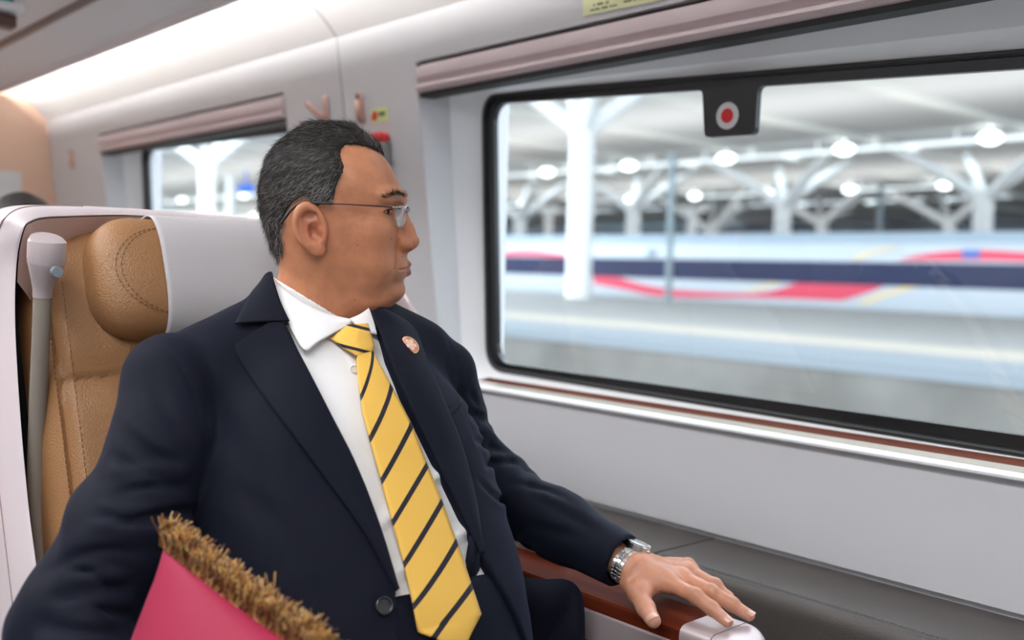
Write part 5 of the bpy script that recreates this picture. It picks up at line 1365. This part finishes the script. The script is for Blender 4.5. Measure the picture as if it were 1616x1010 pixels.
# tie
def tie_mat(name, per, ph, wd, su):
    m = mat(name, (.88, .52, .095), .5, spec=.3, sheen=.15); N, L = nodes(m); b = N['Principled BSDF']
    uv = N.new('ShaderNodeUVMap'); uv.uv_map = 'UVMap'; sx = N.new('ShaderNodeSeparateXYZ'); L.new(uv.outputs[0], sx.inputs[0])
    ma = N.new('ShaderNodeMath'); ma.operation = 'MULTIPLY_ADD'; ma.inputs[1].default_value = su; L.new(sx.outputs[0], ma.inputs[0]); L.new(sx.outputs[1], ma.inputs[2])
    sb = N.new('ShaderNodeMath'); sb.operation = 'SUBTRACT'; sb.inputs[1].default_value = ph; L.new(ma.outputs[0], sb.inputs[0])
    dv = N.new('ShaderNodeMath'); dv.operation = 'DIVIDE'; dv.inputs[1].default_value = per; L.new(sb.outputs[0], dv.inputs[0])
    fr = N.new('ShaderNodeMath'); fr.operation = 'FRACT'; L.new(dv.outputs[0], fr.inputs[0])
    lt = N.new('ShaderNodeMath'); lt.operation = 'LESS_THAN'; lt.inputs[1].default_value = wd; L.new(fr.outputs[0], lt.inputs[0])
    mx = N.new('ShaderNodeMix'); mx.data_type = 'RGBA'; mx.inputs[6].default_value = (.88, .52, .095, 1); mx.inputs[7].default_value = (.016, .013, .024, 1)
    L.new(lt.outputs[0], mx.inputs[0]); L.new(mx.outputs[2], b.inputs['Base Color'])
    tc = N.new('ShaderNodeTexCoord'); t = N.new('ShaderNodeTexNoise'); t.inputs['Scale'].default_value = 1300; L.new(tc.outputs['Object'], t.inputs['Vector'])
    bp = N.new('ShaderNodeBump'); bp.inputs['Strength'].default_value = .25; bp.inputs['Distance'].default_value = .0006; L.new(t.outputs[0], bp.inputs['Height']); L.new(bp.outputs[0], b.inputs['Normal'])
    return m
tl_ = [(562, 556), (566, 600), (573, 650), (584, 692), (601, 752), (618, 816), (637, 885), (651, 945), (661, 997), (700, 1013), (731, 1026)]
tr_ = [(588, 552), (607, 588), (632, 634), (652, 673), (674, 731), (697, 787), (721, 853), (743, 917), (760, 969), (745, 998), (732, 1026)]
vclosed = nets(lambda P: np.minimum(torso(P, .006), trousers_sdf(P)), TN+np.array([-.1, -.2, -.50]), TN+np.array([.45, .2, .03]), .007); bv_cl = bvh_of(vclosed)
def dense(pts, k): 
    P = np.array(pts, float); out = []
    for i in range(len(P)-1): out += [P[i]+(P[i+1]-P[i])*q/k for q in range(k)]
    return out+[P[-1]]
tie_l, tie_r = dense(tl_, 10), dense(tr_, 10); nT, mT = len(tie_l), 15
G = np.zeros((nT, mT, 3)); UVt = np.zeros((nT, mT, 2))
for i in range(nT):
    for j in range(mT):
        t = j/(mT-1); q = tie_l[i]*(1-t)+tie_r[i]*t; p, nn = cast(bv_cl, q[0], q[1])
        if p is None: p, nn = (G[i-1, j] if i else aty(q[0], q[1], .68)), TV
        nn = nrm(nn*.4+TV*.6); G[i, j] = p+nn*(.0075+.0035*math.sin(math.pi*t)); UVt[i, j] = (t, tie_l[i][1])
A_ = []; b_2 = []
for (xa, ya), (xb, yb), v_ in ((tl_[6], tr_[6], 885), (tl_[7], tr_[7], 945), (tl_[8], tr_[8], 997)): A_ += [(xa, ya, 1), (xb, yb, 1)]; b_2 += [v_, v_+70]
cf = np.linalg.lstsq(np.array(A_, float), np.array(b_2, float), rcond=None)[0]
for i in range(80, nT):
    for j in range(mT):
        t = j/(mT-1); q = tie_l[i]*(1-t)+tie_r[i]*t; UVt[i, j] = (0, cf @ np.array([q[0], q[1], 1]))
# smooth depth along the strip
rays_ = [[ray(*(tie_l[i]*(1-j/(mT-1))+tie_r[i]*j/(mT-1))) for j in range(mT)] for i in range(nT)]
D = np.array([[np.linalg.norm(G[i, j]-CAM)/np.linalg.norm(rays_[i][j]) for j in range(mT)] for i in range(nT)])
for _ in range(30):
    D[1:-1] = .5*D[1:-1]+.25*(D[:-2]+D[2:]); D[:, 1:-1] = .5*D[:, 1:-1]+.25*(D[:, :-2]+D[:, 2:])
for i in range(nT):
    for j in range(mT): G[i, j] = CAM+rays_[i][j]*(D[i, j]-.003)
def uvmesh(name, G, UVs, m, parent, thick):
    n, mc = G.shape[:2]; o = mesh(name, G.reshape(-1, 3), [(i*mc+j, i*mc+j+1, (i+1)*mc+j+1, (i+1)*mc+j) for i in range(n-1) for j in range(mc-1)], m, parent, True)
    uv = o.data.uv_layers.new(name='UVMap'); fl = UVs.reshape(-1, 2)
    for l in o.data.loops: uv.data[l.index].uv = fl[l.vertex_index]
    f0 = o.data.polygons[len(o.data.polygons)//2]
    if f0.normal.dot(Vector(CAM)-f0.center-wpos(o)) < 0: o.data.flip_normals()
    md = o.modifiers.new('thick', 'SOLIDIFY'); md.thickness = thick; md.offset = -1; return o
TIE = uvmesh('necktie', G, UVt, tie_mat('yellow_silk', 66, 624-3, .16, 70), MAN, .003); TIE['label'] = 'yellow necktie with thin navy diagonal stripes'
kl = dense([(549, 512), (535, 522), (520, 534), (541, 549), (563, 562)], 8); kr = dense([(581, 510), (586, 527), (592, 546), (589, 554), (578, 562)], 8)
nK, mK = len(kl), 17; Gk = np.zeros((nK, mK, 3)); UVk = np.zeros((nK, mK, 2))
for i in range(nK):
    for j in range(mK):
        t = j/(mK-1); q = kl[i]*(1-t)+kr[i]*t; v = i/(nK-1)
        c0 = D[0].mean(); base = 1.232+.010*(1-v)*0+.02*(t-.3)*.5-.004
        dd = D[0, int(t*(mT-1))]*v+(D[0, int(t*(mT-1))]+.022*(1-v))*(1-v)
        Gk[i, j] = CAM+ray(q[0], q[1])*(dd-.010*math.sin(math.pi*t)**.6*math.sin(math.pi*(.12+.76*v))-.004); UVk[i, j] = (0, q[1]-.25*q[0])
uvmesh('knot', Gk, UVk, tie_mat('yellow_silk_knot', 36, 372, .14, 0), TIE, .006)
# lapel pin
p, nn = cast(bv_j, 639, 553, .0105); nn = nrm(nn*.7+nrm(CAM-p)*.2); u = nrm(np.cross(nn, [0, 0, 1.0])); v = np.cross(nn, u)
PIN = empty('lapel_pin', p); tag(PIN, 'small round gold and red pin on the far jacket lapel', 'pin')
def pdisc(nm, r, z0, z1, m, par, ofs=(0, 0)):
    c = p+u*ofs[0]+v*ofs[1]; rg = lambda rr, z: [c+nn*z+rr*(math.cos(2*math.pi*q/28)*u+math.sin(2*math.pi*q/28)*v) for q in range(28)]
    mb = MB(); mb.loft([rg(r, z0), rg(r, z1-.0004), rg(r*.94, z1)]); return mb.build(nm, m, par, smooth=True, sharp=35)
pdisc('gold_disc', .0132, -.001, .0015, mat('pin_gold', (.85, .55, .25), .3, metal=.8), PIN); pdisc('enamel', .0116, .0012, .0019, mat('pin_enamel', (.72, .28, .20), .35), PIN)
for k in range(5):
    a = k*2*math.pi/5+.3; pdisc('relief', .0030, .0017, .0024, mat('pin_relief', (.86, .62, .46), .35) if k == 0 else bpy.data.materials['pin_relief'], PIN, (.0058*math.cos(a), .0058*math.sin(a)))
pdisc('relief', .0032, .0017, .0026, bpy.data.materials['pin_relief'], PIN)
# loose front of the jacket hanging over the armrest
top = [cast(bv_j, 742, 845)[0], cast(bv_j, 757, 868)[0], aty(786, 893, .86), aty(822, 909, .875), aty(858, 914, .90), aty(890, 914, .925), aty(910, 925, .945), aty(920, 950, .95), aty(922, 1000, .948), aty(921, 1080, .945)]
T_ = spline(top, 50); base_ = np.array([cast(bv_j, 735, 850)[0]]); rows = []
for k in range(14):
    s_ = k/13; row = []
    for i, q in enumerate(T_):
        f_ = i/49; tgt = np.array([q[0]*.6+(-1.02)*.4, min(q[1], .86), min(q[2], .63)-.12]); tgt[2] = min(tgt[2], q[2]-.02)
        r_ = q*(1-s_)+tgt*s_; r_ = r_+np.array([.012, -.012, 0])*math.sin(math.pi*min(1, s_*3))*math.exp(-s_*4); row.append(r_)
    rows.append(row)
mb = MB(); mb.loft(rows, closed=False, cap=False); fl_ = mb.build('front_flap', M['suit2'], JK, smooth=True); md = fl_.modifiers.new('thick', 'SOLIDIFY'); md.thickness = .003; md.offset = 0
# ================================================================== cushion with golden fringe
A0, A1 = atd(262, 852, .985), atd(480, 985, .905)
e1 = nrm(A1-A0); e2 = np.array([-.08, -.19, -.95]); e2 = nrm(e2-e1*(e1 @ e2)); en = np.cross(e1, e2)
if en @ (CAM-A0) < 0: en = -en
S_ = .40
def cpt(u, v, side):
    pin = .016*(math.sin(math.pi*u)*(1 if v < .5 else -1)*(2*abs(v-.5))**3); pin2 = .006*math.sin(math.pi*min(1, v*1.6))*(1-2*u)**2 if u < .5 else -.016*math.sin(math.pi*v)*(2*abs(u-.5))**3
    h = .082*(max(0, math.sin(math.pi*u))**.52*max(0, math.sin(math.pi*v))**.52)
    wob = .004*math.sin(u*9+1)*math.sin(v*7)*math.sin(math.pi*u)*math.sin(math.pi*v)
    cr = -.016*math.exp(-(((u-.50-.25*(v-.05))/.035)**2))*math.exp(-((v-.12)/.12)**2)
    return A0+e1*(u*S_+pin2)+e2*(v*S_+pin)+en*side*(h+wob+(cr if side > 0 else 0))
CU = empty('cushion', A0+e1*.2+e2*.2); tag(CU, 'dark pink cushion with golden fringe held on the lap under the right arm', 'cushion')
M['pink'] = mat('pink_velvet', (.34, .008, .048), .7, sheen=.12, bump=(900, .15)); M['pink'].node_tree.nodes['Principled BSDF'].inputs['Sheen Tint'].default_value = (1, .35, .5, 1)
n = 44; vs = []
for side in (1, -1):
    for j in range(n+1):
        for i in range(n+1): vs.append(cpt(i/n, j/n, side))
W = n+1; fs = [(j*W+i, j*W+i+1, (j+1)*W+i+1, (j+1)*W+i) for j in range(n) for i in range(n)]; fs += [tuple(W*W+i for i in reversed(f)) for f in fs]
mb = MB(); mb.add(vs, fs); o = mb.build('cover', M['pink'], CU, smooth=True)
bm = bmesh.new(); bm.from_mesh(o.data); bmesh.ops.remove_doubles(bm, verts=bm.verts, dist=.0004); bmesh.ops.recalc_face_normals(bm, faces=bm.faces); bm.to_mesh(o.data); bm.free()
o.data.polygons.foreach_set('use_smooth', [True]*len(o.data.polygons))
fm = [mat('fringe_gold', (.52, .25, .045), .45, sheen=.3), mat('fringe_brown', (.13, .042, .012), .5), mat('fringe_pale', (.62, .42, .18), .45), mat('fringe_rust', (.24, .085, .02), .5)]
V_, F_, Mi = [], [], []
def fr_strand(u0, edge, L, first=None):
    b0 = cpt(u0, 0, 1) if edge == 0 else (cpt(0, u0, 1) if edge == 1 else cpt(1, u0, 1))
    out = -e2 if edge == 0 else (-e1 if edge == 1 else e1)
    along = e1 if edge == 0 else e2
    d0 = nrm(out+.35*en*random.uniform(-.6, 1.5)+along*random.gauss(.12, .20)); droop = np.array([0, 0, -1.0])*random.uniform(.1, .5)+en*random.uniform(-.1, .4)
    if edge == 0 and u0 > .5: droop = droop+np.array([0, 0, -.9])*(u0-.5)/.25+en*.5
    p0 = b0+out*-.004+en*random.uniform(-.006, .009)+along*random.uniform(-.003, .003); r = random.uniform(.00042, .00078); k = len(V_); s_ = nrm(np.cross(d0, en+.01)); t_ = np.cross(d0, s_); SG = 4
    for i in range(SG+1):
        t = i/SG; c = p0+d0*L*t+droop*L*.5*t*t+s_*.0022*math.sin(t*6+u0*80)
        V_.extend([c+r*(math.cos(a)*s_+math.sin(a)*t_) for a in (0, 2.09, 4.19)])
    mi = random.choices((0, 1, 2, 3), (4, 3, 3, 3))[0]
    for i in range(SG):
        for q in range(3): F_.append((k+i*3+q, k+i*3+(q+1) % 3, k+i*3+3+(q+1) % 3, k+i*3+3+q)); Mi.append(mi)
    F_.append((k+SG*3, k+SG*3+1, k+SG*3+2)); Mi.append(mi)
for q in range(5200): fr_strand(random.random(), 0, random.uniform(.026, .038))
for q in range(700): fr_strand(random.random(), 2, random.uniform(.020, .028))
for q in range(3): fr_strand(.36+.0015*q, 0, .052)
fo = mesh('fringe', V_, F_, fm[0], CU, True)
for m_ in fm[1:]: fo.data.materials.append(m_)
fo.data.polygons.foreach_set('material_index', Mi); fo['label'] = 'golden brown fringe'; fo['kind'] = 'stuff'
# ================================================================== passenger behind
C2 = np.array([-2.47, .700, 1.140])
def p2_sdf(P):
    Q = P-C2; d = ell(Q, (0, 0, 0), (.098, .078, .118)); d = smin(d, ell(Q, (.045, 0, -.06), (.05, .05, .055)), .03); d = smin(d, ell(Q, (.1, 0, -.02), (.014, .014, .022)), .015)
    for sg in (-1, 1): d = smin(d, ell(Q, (-.005, .078*sg, -.015), (.018, .010, .03)), .006)
    d = smin(d, cone(P, C2+(-.02, 0, -.08), C2+(-.05, 0, -.2), .058, .062), .03)
    d = smin(d, cone(P, C2+(-.06, -.15, -.27), C2+(-.06, .15, -.27), .075, .075), .05)
    d = smin(d, cone(P, C2+(-.03, 0, -.32), C2+(.02, 0, -.60), .15, .15), .05)
    for sg in (-1, 1):
        d = smin(d, chain(P, [C2+(-.06, .19*sg, -.28), C2+(-.03, .22*sg, -.52), C2+(.2, .15*sg, -.58)], [.055, .045, .035], .02), .02)
        d = smin(d, chain(P, [C2+(.02, .09*sg, -.62), C2+(.42, .11*sg, -.60), C2+(.46, .11*sg, -1.02)], [.085, .065, .045], .02), .03)
    return d
B2 = smesh('person', nets(p2_sdf, C2-np.array([.25, .32, 1.08]), C2+np.array([.55, .32, .14]), .011), mat('skin_plain', (.33, .16, .09), .5)); tag(B2, 'dark-haired person in the row behind, only the top of the head showing past the shell', 'person')
def h2_sdf(P):
    Q = P-C2; d = ell(Q, (-.006, 0, .004), (.106, .088, .128)); d = np.maximum(d, -(Q[:, 2]-.02+.9*np.clip(.02-Q[:, 0], -.2, .05)*0-np.where(Q[:, 0] > .05, .045, -.04))); return d+.004*vnoise(P*70)
smesh('hair', nets(h2_sdf, C2-np.array([.13, .12, .08]), C2+np.array([.13, .12, .15]), .006), M['hair'], B2)
def c2_sdf(P):
    T = p2_sdf(P)-.012; return np.maximum(T, np.maximum(P[:, 2]-(C2[2]-.17), (C2[2]-.66)-P[:, 2]))
def t2_sdf(P):
    return np.maximum(p2_sdf(P)-.014, np.maximum(P[:, 2]-(C2[2]-.55), (C2[2]-1.0)-P[:, 2]))
smesh('trousers', nets(t2_sdf, C2-np.array([.25, .32, 1.08]), C2+np.array([.6, .32, -.5]), .011), mat('grey_cloth', (.07, .07, .08), .8), B2)
for sg in (-1, 1):
    for nm, c_, r_, m_ in (('eye', (.084, .033*sg, .0), (.012, .015, .007), M['eye']), ('iris', (.0925, .033*sg, .0), (.005, .006, .006), M['iris']), ('eyebrow', (.090, .034*sg, .019), (.008, .020, .0035), M['hair'])):
        smesh(nm, nets(lambda P: ell(P, C2+np.array(c_), r_), C2+np.array(c_)-.026, C2+np.array(c_)+.026, .003), m_, B2)
smesh('lips', nets(lambda P: ell(P, C2+np.array((.088, 0, -.062)), (.010, .024, .008)), C2+np.array((.05, -.035, -.085)), C2+np.array((.11, .035, -.04)), .003), mat('lip_plain', (.26, .09, .07), .5), B2)
smesh('shirt', nets(c2_sdf, C2-np.array([.25, .32, .7]), C2+np.array([.35, .32, -.1]), .011), mat('dark_cloth', (.03, .03, .035), .8), B2)
# ================================================================== light, camera
def area(name, loc, size, power, col, rot):
    l = bpy.data.lights.new(name, 'AREA'); l.shape = 'RECTANGLE'; l.size, l.size_y = size; l.energy = power; l.color = col
    o = bpy.data.objects.new(name, l); o.location = loc; o.rotation_euler = rot; COL.objects.link(o); return o
# ceiling lamps of the carriage: two long diffusers along the aisle
for nm, y, st_, lab in (('ceiling_lamp', -.25, 17.0, 'long white ceiling lamp over the aisle, nearer the window side'), ('ceiling_lamp.001', -.85, 5.0, 'long white ceiling lamp over the aisle, far side')):
    mb = MB(); mb.box(((XE+XF)/2, y, 2.185), (XF-XE-.4, .22, .02))
    tag(mb.build('ceiling_lamp', emit('lamp_diffuser', (.97, .985, 1), st_)), lab, 'ceiling lamp', 'ceiling lamps')
# added fill lights without fixtures, brightening the station roof from below
for k, y in enumerate((44, 78)):
    area('roof_fill', (-60, y, 3.2), (230, 3), 9500, (1, 1, 1), (math.pi, 0, 0))
area('roof_fill', (-60, 20, .3), (230, 1.5), 1800, (1, 1, 1), (math.pi, 0, 0))
w = bpy.data.worlds.new('sky'); SC.world = w; w.use_nodes = True
bg = w.node_tree.nodes['Background']; bg.inputs[0].default_value = (.78, .90, 1.0, 1); bg.inputs[1].default_value = 5.2
cam = bpy.data.cameras.new('camera'); co = bpy.data.objects.new('camera', cam); COL.objects.link(co)
cam.sensor_width = 36; cam.lens = F/1616*36; cam.clip_start = .02; cam.clip_end = 600
R = np.stack([CR @ np.array([1, 0, 0]), CR @ np.array([0, -1, 0]), CR @ np.array([0, 0, -1])], 1)
mw = Matrix.Identity(4)
for i in range(3):
    for j in range(3): mw[i][j] = R[i, j]
    mw[i][3] = CAM[i]
co.matrix_world = mw
cam.dof.use_dof = True; cam.dof.focus_distance = 1.27; cam.dof.aperture_fstop = 2.6
SC.camera = co
vs = SC.view_settings; vs.view_transform = 'Standard'; vs.look = 'None'; vs.gamma = 1; vs.use_curve_mapping = False; vs.exposure = .12
